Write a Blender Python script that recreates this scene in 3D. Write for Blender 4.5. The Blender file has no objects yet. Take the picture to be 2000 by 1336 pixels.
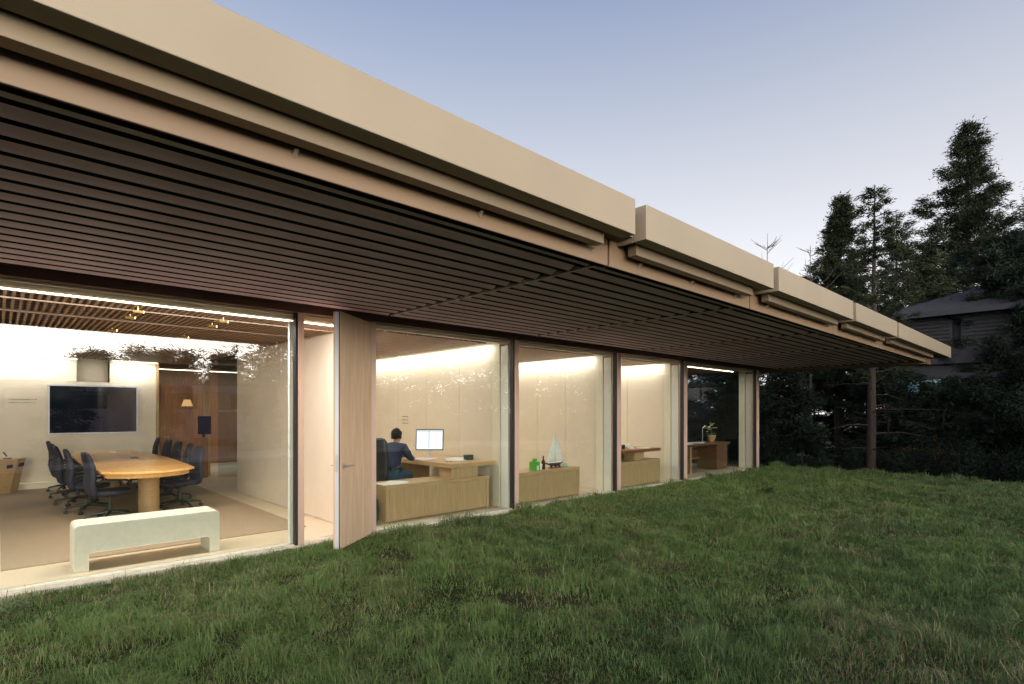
import bpy, math, random
import numpy as np
from mathutils import Vector, Matrix
R = math.radians
S = bpy.context.scene
COL = S.collection

# ------------------------------------------------------------------ camera
cam_d = bpy.data.cameras.new('camera')
cam = bpy.data.objects.new('camera', cam_d); COL.objects.link(cam)
cam.location = (0, 0, 1.6)
AZ = math.atan2(1130, 1065)
cam.rotation_euler = (R(90), 0, AZ - R(90))
cam_d.sensor_width = 36; cam_d.lens = 36 * 1065 / 2000
cam_d.shift_y = (805 - 668) / 2000
cam_d.clip_start = 0.05; cam_d.clip_end = 3000
S.camera = cam

# ------------------------------------------------------------------ sky, sun, exposure
W = bpy.data.worlds.new('World'); S.world = W; W.use_nodes = True
nt = W.node_tree; nt.nodes.clear()
SKY_STRENGTH = 0.10; GLOW = 9.0
SUN_AZ_DIR = (-0.25, -1.0)          # where the sun went down, seen from above
sky = nt.nodes.new('ShaderNodeTexSky'); sky.sky_type = 'NISHITA'; sky.sun_disc = False
sky.sun_elevation = R(6.0)
sky.sun_rotation = math.atan2(SUN_AZ_DIR[0], SUN_AZ_DIR[1])
sky.air_density = 1.0; sky.dust_density = 3.0; sky.ozone_density = 2.5
tc = nt.nodes.new('ShaderNodeTexCoord')
sep = nt.nodes.new('ShaderNodeSeparateXYZ'); nt.links.new(tc.outputs['Generated'], sep.inputs[0])
ramp = nt.nodes.new('ShaderNodeValToRGB')
nt.links.new(sep.outputs['Z'], ramp.inputs[0])
els = ramp.color_ramp.elements
els[0].position = 0.0; els[0].color = (0.78, 0.755, 0.745, 1)
els[1].position = 1.0; els[1].color = (0.10, 0.12, 0.20, 1)
for p, c in ((0.17, (0.67, 0.65, 0.65)), (0.355, (0.46, 0.45, 0.47)), (0.49, (0.315, 0.33, 0.385)), (0.60, (0.205, 0.235, 0.33))):
    e = els.new(p); e.color = (*c, 1)
# dusk: the gradient of the clear sky, with the Nishita sky adding the afterglow of the low sun
sc = nt.nodes.new('ShaderNodeMixRGB'); sc.blend_type = 'ADD'; sc.inputs[0].default_value = 1.0
mu = nt.nodes.new('ShaderNodeVectorMath'); mu.operation = 'SCALE'; mu.inputs['Scale'].default_value = 0.5
nt.links.new(sky.outputs[0], mu.inputs[0])
mr = nt.nodes.new('ShaderNodeVectorMath'); mr.operation = 'SCALE'; mr.inputs['Scale'].default_value = 1.0 / SKY_STRENGTH
nt.links.new(ramp.outputs[0], mr.inputs[0])
nt.links.new(mr.outputs[0], sc.inputs[1]); nt.links.new(mu.outputs[0], sc.inputs[2])
# broad afterglow all over the western half of the sky, strongest low down
def WM(op, a, b=None):
    n = nt.nodes.new('ShaderNodeMath'); n.operation = op
    for i_, v_ in enumerate((a, b)):
        if v_ is None: continue
        if isinstance(v_, (int, float)): n.inputs[i_].default_value = v_
        else: nt.links.new(v_, n.inputs[i_])
    return n.outputs[0]
sl = math.hypot(*SUN_AZ_DIR)
hx = WM('MULTIPLY', sep.outputs['X'], SUN_AZ_DIR[0] / sl); hy = WM('MULTIPLY', sep.outputs['Y'], SUN_AZ_DIR[1] / sl)
lobe = WM('POWER', WM('MAXIMUM', WM('ADD', hx, hy), 0.0), 1.6)
fall = WM('POWER', WM('SUBTRACT', 1.0, WM('MAXIMUM', sep.outputs['Z'], 0.0)), 3.0)
glow = WM('MULTIPLY', lobe, fall)
gs = nt.nodes.new('ShaderNodeVectorMath'); gs.operation = 'SCALE'
gs.inputs[0].default_value = tuple(c * GLOW / SKY_STRENGTH for c in (1.0, 0.93, 0.84)); nt.links.new(glow, gs.inputs['Scale'])
sc2 = nt.nodes.new('ShaderNodeVectorMath'); sc2.operation = 'ADD'
bg = nt.nodes.new('ShaderNodeBackground'); bg.inputs[1].default_value = SKY_STRENGTH
nt.links.new(sc.outputs[0], sc2.inputs[0]); nt.links.new(gs.outputs[0], sc2.inputs[1]); nt.links.new(sc2.outputs[0], bg.inputs[0])
wo = nt.nodes.new('ShaderNodeOutputWorld'); nt.links.new(bg.outputs[0], wo.inputs[0])

sd = bpy.data.lights.new('sun', 'SUN'); sd.energy = 0.9; sd.angle = R(12); sd.color = (1.0, 0.86, 0.68)
so = bpy.data.objects.new('sun', sd); COL.objects.link(so)
so.rotation_euler = Vector((SUN_AZ_DIR[0], SUN_AZ_DIR[1], 0.085)).normalized().to_track_quat('Z', 'Y').to_euler()

vs = S.view_settings
vs.view_transform = 'Standard'; vs.look = 'None'; vs.exposure = 0.55; vs.gamma = 1; vs.use_curve_mapping = False
S.render.engine = 'CYCLES'
S.cycles.max_bounces = 10; S.cycles.transparent_max_bounces = 24
S.cycles.diffuse_bounces = 4; S.cycles.glossy_bounces = 4
S.cycles.caustics_reflective = False; S.cycles.caustics_refractive = False

# ------------------------------------------------------------------ materials
def newmat(name):
    m = bpy.data.materials.new(name); m.use_nodes = True
    return m, m.node_tree, m.node_tree.nodes['Principled BSDF']

def mat(name, c, rough=0.6, var=0.12, scale=8.0, stretch=(1, 1, 1), bump=0.0, metal=0.0, spec=None, c2=None, detail=4):
    """a principled material whose colour drifts with a (stretched) noise"""
    m, t, p = newmat(name)
    tcn = t.nodes.new('ShaderNodeTexCoord'); mp = t.nodes.new('ShaderNodeMapping')
    mp.inputs['Scale'].default_value = stretch
    t.links.new(tcn.outputs['Object'], mp.inputs[0])
    n = t.nodes.new('ShaderNodeTexNoise'); n.inputs['Scale'].default_value = scale; n.inputs['Detail'].default_value = detail
    t.links.new(mp.outputs[0], n.inputs['Vector'])
    r = t.nodes.new('ShaderNodeValToRGB'); t.links.new(n.outputs[0], r.inputs[0])
    a = tuple(x * (1 - var) for x in c); b = c2 if c2 else tuple(min(1, x * (1 + var)) for x in c)
    r.color_ramp.elements[0].position = 0.3; r.color_ramp.elements[0].color = (*a, 1)
    r.color_ramp.elements[1].position = 0.7; r.color_ramp.elements[1].color = (*b, 1)
    t.links.new(r.outputs[0], p.inputs['Base Color'])
    p.inputs['Roughness'].default_value = rough; p.inputs['Metallic'].default_value = metal
    if spec is not None: p.inputs['Specular IOR Level'].default_value = spec
    if bump:
        b_ = t.nodes.new('ShaderNodeBump'); b_.inputs['Strength'].default_value = bump; b_.inputs['Distance'].default_value = 0.01
        t.links.new(n.outputs[0], b_.inputs['Height']); t.links.new(b_.outputs[0], p.inputs['Normal'])
    return m

def emis(name, c, s):
    m, t, p = newmat(name)
    p.inputs['Base Color'].default_value = (*c, 1)
    p.inputs['Emission Color'].default_value = (*c, 1); p.inputs['Emission Strength'].default_value = s
    return m

def glassmat(name, tint, f0):
    m, t, p = newmat(name); t.nodes.remove(p)
    out = t.nodes['Material Output']
    tr = t.nodes.new('ShaderNodeBsdfTransparent'); tr.inputs[0].default_value = (*tint, 1)
    gl = t.nodes.new('ShaderNodeBsdfGlossy'); gl.inputs['Roughness'].default_value = 0.0
    gl.inputs['Color'].default_value = (0.97, 0.99, 1, 1)
    geo = t.nodes.new('ShaderNodeNewGeometry')
    dot = t.nodes.new('ShaderNodeVectorMath'); dot.operation = 'DOT_PRODUCT'
    t.links.new(geo.outputs['Incoming'], dot.inputs[0]); t.links.new(geo.outputs['Normal'], dot.inputs[1])
    def M(op, a, b):
        n = t.nodes.new('ShaderNodeMath'); n.operation = op
        for i, v in enumerate((a, b)):
            if v is None: continue
            if isinstance(v, (int, float)): n.inputs[i].default_value = v
            else: t.links.new(v, n.inputs[i])
        return n.outputs[0]
    ab = M('ABSOLUTE', dot.outputs['Value'], None)
    one = M('SUBTRACT', 1.0, ab); p5 = M('POWER', one, 4.5)
    f = M('ADD', M('MULTIPLY', p5, 1 - f0), f0)
    f = M('MULTIPLY', f, M('SUBTRACT', 1.0, geo.outputs['Backfacing']))
    mx = t.nodes.new('ShaderNodeMixShader')
    t.links.new(f, mx.inputs[0]); t.links.new(tr.outputs[0], mx.inputs[1]); t.links.new(gl.outputs[0], mx.inputs[2])
    t.links.new(mx.outputs[0], out.inputs['Surface'])
    return m

M_ = dict(
    fascia=mat('champagne_metal', (0.27, 0.225, 0.160), 0.5, 0.05, 1.5, metal=0.1),
    channel=mat('bronze_channel', (0.18, 0.14, 0.09), 0.42, 0.06, 2, metal=0.3),
    eavewood=mat('eave_board', (0.185, 0.125, 0.075), 0.5, 0.08, 2, (0.3, 1, 3)),
    slat=mat('soffit_slat', (0.90, 0.62, 0.77), 0.5, 0.2, 3, (0.5, 3, 8), 0.06),
    underside_shade=mat('painted_underside_shade', (0.012, 0.008, 0.008), 0.9, spec=0.0),  # near-black colour that stands for the shade on soffit undersides
    soffit=mat('soffit_dark', (0.16, 0.12, 0.11), 0.9),
    header=mat('header_metal', (0.13, 0.07, 0.055), 0.45, 0.06, 2),
    post=mat('post_metal', (0.62, 0.46, 0.39), 0.35, 0.05, 2, metal=0.25),
    black=mat('black_rubber', (0.012, 0.011, 0.012), 0.6, 0.1),
    door=mat('door_oak', (0.64, 0.475, 0.33), 0.5, 0.14, 5, (6, 6, 0.35), 0.04),
    steel=mat('brushed_steel', (0.55, 0.55, 0.58), 0.35, 0.08, 30, metal=0.9),
    alu=mat('edge_aluminium', (0.62, 0.63, 0.70), 0.4, 0.04, 3, metal=0.2),
    wall=mat('plaster_panel', (0.70, 0.61, 0.50), 0.42, 0.03, 3),
    cream=mat('cream_paint', (0.78, 0.71, 0.58), 0.5, 0.02, 3),
    white=mat('white_column', (0.74, 0.73, 0.68), 0.4, 0.02, 3),
    floor=mat('limestone_floor', (0.62, 0.51, 0.38), 0.3, 0.08, 2.5, detail=6),
    sill=mat('concrete_sill', (0.62, 0.58, 0.50), 0.7, 0.1, 12, bump=0.1),
    ceilslat=mat('ceiling_slat_oak', (0.30, 0.19, 0.125), 0.5, 0.18, 4, (8, 0.5, 2)),
    ceilback=mat('ceiling_back', (0.10, 0.065, 0.045), 0.9),
    oak=mat('sideboard_oak', (0.46, 0.31, 0.165), 0.45, 0.16, 6, (9, 9, 0.5), 0.03),
    oakh=mat('desk_oak', (0.50, 0.325, 0.17), 0.4, 0.14, 6, (1, 9, 9), 0.03),
    reddesk=mat('cherry_desk', (0.24, 0.085, 0.035), 0.35, 0.2, 6, (1, 9, 9)),
    walnut=mat('walnut', (0.14, 0.065, 0.03), 0.4, 0.25, 6, (1, 1, 8)),
    cherrydoor=mat('cherry_panel', (0.28, 0.125, 0.05), 0.4, 0.2, 5, (7, 7, 0.5)),
    table=mat('table_maple', (0.74, 0.42, 0.15), 0.25, 0.12, 5, (9, 0.5, 1)),
    rug=mat('rug_sisal', (0.36, 0.27, 0.19), 0.95, 0.3, 60, (1, 6, 1), 0.6),
    leather=mat('black_leather', (0.020, 0.020, 0.026), 0.4, 0.2, 14, bump=0.08),
    navy=mat('navy_upholstery', (0.018, 0.019, 0.040), 0.75, 0.25, 40, bump=0.1),
    plastic=mat('black_plastic', (0.015, 0.016, 0.017), 0.45, 0.1),
    bench=mat('bench_leather', (0.68, 0.63, 0.54), 0.45, 0.04, 20, bump=0.03),
    benchlight=mat('bench_seam', (0.80, 0.76, 0.66), 0.5, 0.03),
    paper=mat('paper', (0.80, 0.79, 0.76), 0.7, 0.03),
    sweater=mat('navy_sweater', (0.018, 0.026, 0.065), 0.85, 0.25, 40, bump=0.15),
    jeans=mat('jeans', (0.035, 0.075, 0.14), 0.85, 0.25, 60, bump=0.1),
    skin=mat('skin', (0.50, 0.29, 0.20), 0.5, 0.06, 10),
    hair=mat('hair_black', (0.008, 0.006, 0.006), 0.9, 0.4, 60, bump=0.3),
    sail=mat('sail_cloth', (0.80, 0.81, 0.78), 0.7, 0.04),
    hull=mat('boat_hull', (0.03, 0.05, 0.10), 0.3, 0.1), red=mat('hull_red', (0.20, 0.04, 0.03), 0.4, 0.1),
    green=mat('green_carton', (0.10, 0.45, 0.06), 0.45, 0.08), teal=mat('teal_cup', (0.30, 0.58, 0.50), 0.35, 0.05),
    bottle=mat('brown_bottle', (0.035, 0.018, 0.010), 0.12, 0.1), darkgreen=mat('dark_green_box', (0.02, 0.06, 0.045), 0.5, 0.1),
    gold=mat('brass', (0.6, 0.38, 0.15), 0.3, 0.05, metal=0.8),
    bark=mat('redwood_bark', (0.032, 0.023, 0.020), 0.95, 0.5, 9, (4, 4, 0.5), 0.9),
    twig=mat('grey_twig', (0.07, 0.06, 0.05), 0.9, 0.3, 20),
    needles=mat('redwood_needles', (0.014, 0.022, 0.011), 0.85, 0.45, 1.2, c2=(0.030, 0.042, 0.019), spec=0.2),
    needles2=mat('dark_needles', (0.010, 0.018, 0.014), 0.85, 0.5, 1.2, c2=(0.020, 0.034, 0.022), spec=0.15),
    needles3=mat('olive_leaves', (0.12, 0.14, 0.05), 0.8, 0.4, 1.0, c2=(0.20, 0.21, 0.09), spec=0.2),
    autumn=mat('autumn_leaves', (0.16, 0.06, 0.015), 0.8, 0.4, 3, c2=(0.20, 0.11, 0.02), spec=0.2),
    stone=mat('lava_gravel', (0.13, 0.12, 0.12), 0.9, 0.4, 20),
    shingle=mat('roof_shingle', (0.036, 0.036, 0.044), 0.9, 0.35, 5, (1, 1, 6), 0.5),
    stucco=mat('grey_siding', (0.036, 0.036, 0.045), 0.85, 0.1, 4, bump=0.1),
    trim=mat('house_trim', (0.07, 0.069, 0.078), 0.7, 0.08),
    louver=mat('dark_louver', (0.020, 0.022, 0.030), 0.6, 0.1),
    mauve=mat('mauve_shingle', (0.42, 0.30, 0.38), 0.9, 0.18, 6, (1, 1, 5), 0.3),
    darkwin=mat('dark_window', (0.02, 0.03, 0.045), 0.08, 0.1),
    terrace=mat('pale_paving', (0.42, 0.38, 0.33), 0.85, 0.12, 2),
    soil=mat('dark_soil', (0.055, 0.045, 0.033), 0.95, 0.5, 5, bump=0.6, c2=(0.05, 0.062, 0.028)),
)
M_['screen'] = mat('tv_screen', (0.008, 0.012, 0.02), 0.06, 0.05)
M_['page'] = emis('monitor_page', (0.72, 0.82, 0.95), 0.62)
M_['pageline'] = emis('monitor_lines', (0.12, 0.17, 0.26), 0.2)
M_['led'] = emis('led_strip', (1.0, 0.86, 0.62), 6.0)
M_['spotlit'] = emis('lamp_glow', (1.0, 0.62, 0.22), 5.0)
M_['winlit'] = emis('curtain_window', (0.30, 0.55, 0.62), 0.07)
M_['lamplit'] = emis('table_lamp_glow', (1.0, 0.62, 0.25), 3.0)
M_['glass'] = glassmat('window_glass', (0.92, 0.955, 0.94), 0.125)
M_['glass_end'] = glassmat('end_window_glass', (0.80, 0.88, 0.92), 0.10)

# ------------------------------------------------------------------ mesh helpers
class MB:
    def __init__(s): s.v = []; s.f = []
    def add(s, vs, fs):
        o = len(s.v); s.v += [tuple(v) for v in vs]; s.f += [tuple(i + o for i in f) for f in fs]; return s
    def box(s, x0, x1, y0, y1, z0, z1):
        vs = [(x, y, z) for z in (z0, z1) for y in (y0, y1) for x in (x0, x1)]
        return s.add(vs, [(0, 2, 3, 1), (4, 5, 7, 6), (0, 1, 5, 4), (2, 6, 7, 3), (0, 4, 6, 2), (1, 3, 7, 5)])
    def obox(s, c, half, M):
        vs = [Vector(c) + M @ Vector((sx * half[0], sy * half[1], sz * half[2])) for sz in (-1, 1) for sy in (-1, 1) for sx in (-1, 1)]
        return s.add(vs, [(0, 2, 3, 1), (4, 5, 7, 6), (0, 1, 5, 4), (2, 6, 7, 3), (0, 4, 6, 2), (1, 3, 7, 5)])
    def loft(s, rings, cap=True):
        n = len(rings[0]); o = len(s.v)
        for r in rings: s.v += [tuple(p) for p in r]
        for i in range(len(rings) - 1):
            for j in range(n):
                k = (j + 1) % n
                s.f.append((o + i * n + j, o + i * n + k, o + (i + 1) * n + k, o + (i + 1) * n + j))
        if cap:
            s.f.append(tuple(o + j for j in reversed(range(n))))
            s.f.append(tuple(o + (len(rings) - 1) * n + j for j in range(n)))
        return s
    def tube(s, pts, rad, n=8, cap=True):
        pts = [Vector(p) for p in pts]
        if not hasattr(rad, '__len__'): rad = [rad] * len(pts)
        rings = []
        for i, p in enumerate(pts):
            d = (pts[min(i + 1, len(pts) - 1)] - pts[max(i - 1, 0)]).normalized()
            a = d.cross(Vector((0, 0, 1)) if abs(d.z) < 0.95 else Vector((1, 0, 0))).normalized(); b = d.cross(a)
            rings.append([p + (a * math.cos(2 * math.pi * j / n) + b * math.sin(2 * math.pi * j / n)) * rad[i] for j in range(n)])
        return s.loft(rings, cap)
    def lathe(s, prof, c=(0, 0, 0), n=20):
        return s.loft([[(c[0] + r * math.cos(2 * math.pi * j / n), c[1] + r * math.sin(2 * math.pi * j / n), c[2] + z) for j in range(n)] for r, z in prof])
    def prism(s, poly, z0, z1):
        n = len(poly); o = len(s.v)
        s.v += [(x, y, z0) for x, y in poly] + [(x, y, z1) for x, y in poly]
        s.f += [tuple(o + i for i in reversed(range(n))), tuple(o + n + i for i in range(n))]
        s.f += [(o + i, o + (i + 1) % n, o + n + (i + 1) % n, o + n + i) for i in range(n)]
        return s

ORG = {}          # world origin of every root, so that parts can be given in world coordinates
def _link(o, parent):
    COL.objects.link(o)
    if parent is not None: o.parent = parent
    return o

def build(name, mb, m, parent=None, bevel=0.0, smooth=False, origin=None, local=False):
    """one mesh object; vertices are world coordinates unless local"""
    org = Vector((0, 0, 0)) if local else (ORG.get(parent.name, Vector((0, 0, 0))) if parent is not None else Vector(origin or (0, 0, 0)))
    me = bpy.data.meshes.new(name)
    me.from_pydata([(v[0] - org.x, v[1] - org.y, v[2] - org.z) for v in mb.v], [], mb.f)
    me.materials.append(m)
    if smooth: me.shade_smooth()
    o = _link(bpy.data.objects.new(name, me), parent)
    if parent is None: o.location = org
    ORG[o.name] = org
    if bevel:
        b = o.modifiers.new('bevel', 'BEVEL'); b.width = bevel; b.segments = 2; b.limit_method = 'ANGLE'
    return o

def tag(o, label=None, cat=None, group=None, kind=None):
    if label: o['label'] = label
    if cat: o['category'] = cat
    if group: o['group'] = group
    if kind: o['kind'] = kind
    return o

def thing(name, loc, label, cat, group=None, rz=0):
    o = bpy.data.objects.new(name, None); o.empty_display_size = 0.1
    COL.objects.link(o); o.location = loc; o.rotation_euler = (0, 0, rz)
    ORG[o.name] = Vector(loc)
    return tag(o, label, cat, group)

def copy_tree(o, parent=None):
    c = o.copy(); COL.objects.link(c); c.parent = parent
    for ch in list(o.children): copy_tree(ch, c)
    return c

def npmesh(name, V, F, m, parent=None, loc=(0, 0, 0), attr=None):
    """fast triangle mesh from numpy arrays"""
    V = np.ascontiguousarray(V, dtype=np.float32); F = np.ascontiguousarray(F, dtype=np.int32)
    me = bpy.data.meshes.new(name)
    me.vertices.add(len(V)); me.vertices.foreach_set('co', V.ravel())
    me.loops.add(F.size); me.loops.foreach_set('vertex_index', F.ravel())
    me.polygons.add(len(F)); me.polygons.foreach_set('loop_start', np.arange(0, F.size, 3, dtype=np.int32))
    me.update(calc_edges=True)
    if attr is not None:
        a = me.attributes.new('tone', 'FLOAT_COLOR', 'POINT')
        a.data.foreach_set('color', np.ascontiguousarray(attr, dtype=np.float32).ravel())
    me.materials.append(m)
    o = _link(bpy.data.objects.new(name, me), parent); o.location = loc
    return o

_rg = np.random.RandomState(5); _grid = _rg.rand(64, 64)
def vnoise(x, y, s):
    x = np.asarray(x) / s + 100; y = np.asarray(y) / s + 100
    xi = np.floor(x).astype(int); yi = np.floor(y).astype(int); fx = x - xi; fy = y - yi
    fx = fx * fx * (3 - 2 * fx); fy = fy * fy * (3 - 2 * fy)
    g = lambda a, b: _grid[a % 64, b % 64]
    return (g(xi, yi) * (1 - fx) + g(xi + 1, yi) * fx) * (1 - fy) + (g(xi, yi + 1) * (1 - fx) + g(xi + 1, yi + 1) * fx) * fy

# ------------------------------------------------------------------ ground
def ground_z(x, y):
    x = np.asarray(x, float); y = np.asarray(y, float)
    z = -0.055 + 0.03 * (vnoise(x, y, 1.7) - 0.5) + 0.035 * np.clip((x - 1) / 9, 0, 1) * np.clip(y / 5, 0, 1)
    drop = np.clip((x - 17.0) / 6.0, 0, 1); z = z - 3.0 * drop * drop * (3 - 2 * drop)
    back = np.clip((-7.4 - y) / 2, 0, 1); z = z - 1.2 * back
    return z

M_lawn, t, p = newmat('lawn_soil')
tcn = t.nodes.new('ShaderNodeTexCoord')
n1 = t.nodes.new('ShaderNodeTexNoise'); n1.inputs['Scale'].default_value = 0.9; n1.inputs['Detail'].default_value = 8
n2 = t.nodes.new('ShaderNodeTexNoise'); n2.inputs['Scale'].default_value = 45; n2.inputs['Detail'].default_value = 4
t.links.new(tcn.outputs['Object'], n1.inputs[0]); t.links.new(tcn.outputs['Object'], n2.inputs[0])
r = t.nodes.new('ShaderNodeValToRGB'); t.links.new(n1.outputs[0], r.inputs[0])
r.color_ramp.elements[0].position = 0.42; r.color_ramp.elements[0].color = (0.035, 0.052, 0.016, 1)
r.color_ramp.elements[1].position = 0.62; r.color_ramp.elements[1].color = (0.085, 0.066, 0.040, 1)
mx = t.nodes.new('ShaderNodeMixRGB'); mx.blend_type = 'MULTIPLY'; mx.inputs[0].default_value = 0.8
t.links.new(r.outputs[0], mx.inputs[1]); r2 = t.nodes.new('ShaderNodeValToRGB'); t.links.new(n2.outputs[0], r2.inputs[0])
r2.color_ramp.elements[0].position = 0.35; r2.color_ramp.elements[0].color = (0.35, 0.35, 0.35, 1); r2.color_ramp.elements[1].position = 0.65
t.links.new(r2.outputs[0], mx.inputs[2]); t.links.new(mx.outputs[0], p.inputs['Base Color']); p.inputs['Roughness'].default_value = 0.95
p.inputs['Specular IOR Level'].default_value = 0.1
bp = t.nodes.new('ShaderNodeBump'); bp.inputs['Strength'].default_value = 0.8; bp.inputs['Distance'].default_value = 0.02
t.links.new(n2.outputs[0], bp.inputs['Height']); t.links.new(bp.outputs[0], p.inputs['Normal'])

def grid_sheet(name, xs, ys, zf, m):
    X, Y = np.meshgrid(xs, ys); Z = zf(X, Y); nx = len(xs); ny = len(ys)
    V = np.stack([X, Y, Z], -1).reshape(-1, 3)
    i = np.arange((ny - 1) * (nx - 1)); a = (i // (nx - 1)) * nx + i % (nx - 1)
    F = np.concatenate([np.stack([a, a + 1, a + nx + 1], -1), np.stack([a, a + nx + 1, a + nx], -1)])
    return tag(npmesh(name, V, F, m), kind='structure')

grid_sheet('lawn', np.linspace(-9, 17.2, 180), np.linspace(-9, 6.50, 110), ground_z, M_lawn)
far = lambda X, Y: np.where((X > -9.2) & (X < 17.4) & (Y > -9.2) & (Y < 20), ground_z(X, Y) - 0.05 - 0.3 * (X < 17.3) * (Y > 6.4), ground_z(X, Y) - 0.02)
grid_sheet('ground', np.concatenate([[-800, -200, -60, -25], np.linspace(-12, 30, 64), [45, 80, 250, 900]]),
           np.concatenate([[-900, -200, -60, -30], np.linspace(-20, 24, 60), [40, 90, 300, 900]]), far, M_['soil'])

tag(build('kerb', MB().box(-9, 17.2, -7.4, -7.0, -0.30, 0.06), M_['sill'], bevel=0.01), kind='structure')
tag(build('terrace', MB().box(-30, 48, -16.9, -7.42, -0.9, -0.10), M_['terrace']), kind='structure')
# grass: single blades, one mesh
M_grass, t, p = newmat('grass_blade')
at = t.nodes.new('ShaderNodeAttribute'); at.attribute_name = 'tone'
t.links.new(at.outputs['Color'], p.inputs['Base Color']); p.inputs['Roughness'].default_value = 0.65
p.inputs['Specular IOR Level'].default_value = 0.25
def grass():
    rg = np.random.RandomState(11)
    fx, fy = math.cos(AZ), math.sin(AZ); rx, ry = fy, -fx
    P = []
    for w0, w1, dens in ((1.6, 4.5, 5200), (4.5, 7.0, 4200), (7.0, 10.5, 2600), (10.5, 19.5, 1500)):
        hw = 1.0 * w1; A = 2 * hw * (w1 - w0); n = int(A * dens)
        w = rg.uniform(w0, w1, n); u = rg.uniform(-hw, hw, n)
        k = np.abs(u) < w * 1.0 + 0.3
        w = w[k]; u = u[k]; x = fx * w + rx * u; y = fy * w + ry * u
        P.append(np.stack([x, y, w], -1))
    P = np.concatenate(P)
    edge = 17.15 + 0.25 * (vnoise(P[:, 1], P[:, 1] * 0, 0.8) - 0.5)
    P = P[(P[:, 1] < 6.485) & (P[:, 0] < edge)]
    x, y, w = P.T
    big = vnoise(x, y, 1.1); mid = vnoise(x + 7, y - 3, 0.38); fine = vnoise(x - 9, y + 5, 0.16)
    # bare and thin spots, more of them near the camera and near the left end of the sill
    thin = 0.60 * big + 0.28 * mid + 0.12 * fine
    bare = np.clip((3.2 - x) / 4, 0, 1) * 0.16 + np.clip((6 - w) / 6, 0, 1) * 0.06
    keep = rg.rand(len(x)) < np.clip((thin - 0.20 - bare) * 5.0 + 0.3, 0.12, 1)
    x, y, w, big, mid, fine = [q[keep] for q in (x, y, w, big, mid, fine)]
    n = len(x)
    h = (0.030 + 0.055 * fine * mid * 2 + 0.03 * rg.rand(n)) * (0.75 + 0.45 * mid)
    tall = rg.rand(n) < 0.03; h = np.where(tall, h * 1.8, h)
    rim = (y > 6.1); h = np.where(rim, h * 1.25 + 0.01, h)
    rimf = (x > 16.6); h = np.where(rimf, h * 1.3, h)
    h = np.clip(h * (1 + 0.35 * (fine > 0.62) * (mid > 0.5)), 0.02, 0.26)
    wd = (0.0011 + 0.0010 * rg.rand(n)) * (1 + 0.16 * np.clip(w - 3, 0, 20))
    a = rg.uniform(0, 2 * math.pi, n); lean = h * (0.25 + 1.25 * rg.rand(n) ** 1.2)
    # clumps share a lean
    ca = vnoise(x, y, 0.22) * 12.0; a = np.where(rg.rand(n) < 0.55, ca + rg.normal(0, 0.5, n), a)
    dx, dy = np.cos(a), np.sin(a); b = a + math.pi / 2 + rg.normal(0, 0.6, n); sx, sy = np.cos(b), np.sin(b)
    z = ground_z(x, y) - 0.006
    V = np.empty((n, 5, 3))
    V[:, 0] = np.stack([x - sx * wd, y - sy * wd, z], -1); V[:, 1] = np.stack([x + sx * wd, y + sy * wd, z], -1)
    mx_, my_ = x + dx * lean * 0.30, y + dy * lean * 0.30
    V[:, 2] = np.stack([mx_ + sx * wd * 0.8, my_ + sy * wd * 0.8, z + h * 0.6], -1)
    V[:, 3] = np.stack([mx_ - sx * wd * 0.8, my_ - sy * wd * 0.8, z + h * 0.6], -1)
    V[:, 4] = np.stack([x + dx * lean, y + dy * lean, z + h * (1 - 0.42 * np.minimum(lean / h, 1.6))], -1)
    i = np.arange(n)[:, None] * 5
    F = np.concatenate([i + [0, 1, 2], i + [0, 2, 3], i + [3, 2, 4]])
    dry = np.clip((vnoise(x + 31, y + 17, 0.75) - 0.50) * 3.2, 0, 1) * (0.27 - 0.012 * w) + 0.06 + 0.12 * (vnoise(x, y, 0.12) > 0.75)
    isdry = rg.rand(n) < dry
    g1 = np.array([0.108, 0.186, 0.044]); g2 = np.array([0.165, 0.250, 0.080]); g3 = np.array([0.076, 0.135, 0.054])
    m = rg.rand(n)[:, None]; m2 = np.clip(vnoise(x - 5, y + 40, 1.4) * 1.6 - 0.4, 0, 1)[:, None]
    C = (g1 * (1 - m) + g2 * m) * (1 - m2) + (g3 * (1 - m) + g1 * m) * m2
    D = np.array([0.34, 0.27, 0.16]) * (0.45 + 0.75 * rg.rand(n))[:, None]
    C = np.where(isdry[:, None], D, C)
    C = np.concatenate([C, np.ones((n, 1))], -1)
    C5 = np.repeat(C[:, None, :], 5, 1)
    o = npmesh('grass', V.reshape(-1, 3), F, M_grass, attr=C5.reshape(-1, 4))
    return tag(o, 'rough green grass with dry straw patches covering the lawn', 'grass', kind='stuff')
grass()

# gravel specks in the bare patches
def gravel():
    rg = random.Random(4); mb = MB()
    for k in range(2600):
        x = rg.uniform(-3.0, 3.6); y = rg.uniform(1.6, 6.42)
        if vnoise(x, y, 1.1) > 0.42 and rg.random() < 0.9: continue
        s = rg.uniform(0.003, 0.010); z = float(ground_z(x, y))
        mb.add([(x - s, y, z), (x, y - s, z), (x + s, y, z), (x, y + s, z), (x, y, z + s)], [(0, 1, 4), (1, 2, 4), (2, 3, 4), (3, 0, 4)])
    tag(build('gravel', mb, M_['stone']), 'grey lava gravel showing through the thin grass', 'gravel', kind='stuff')
gravel()

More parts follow.
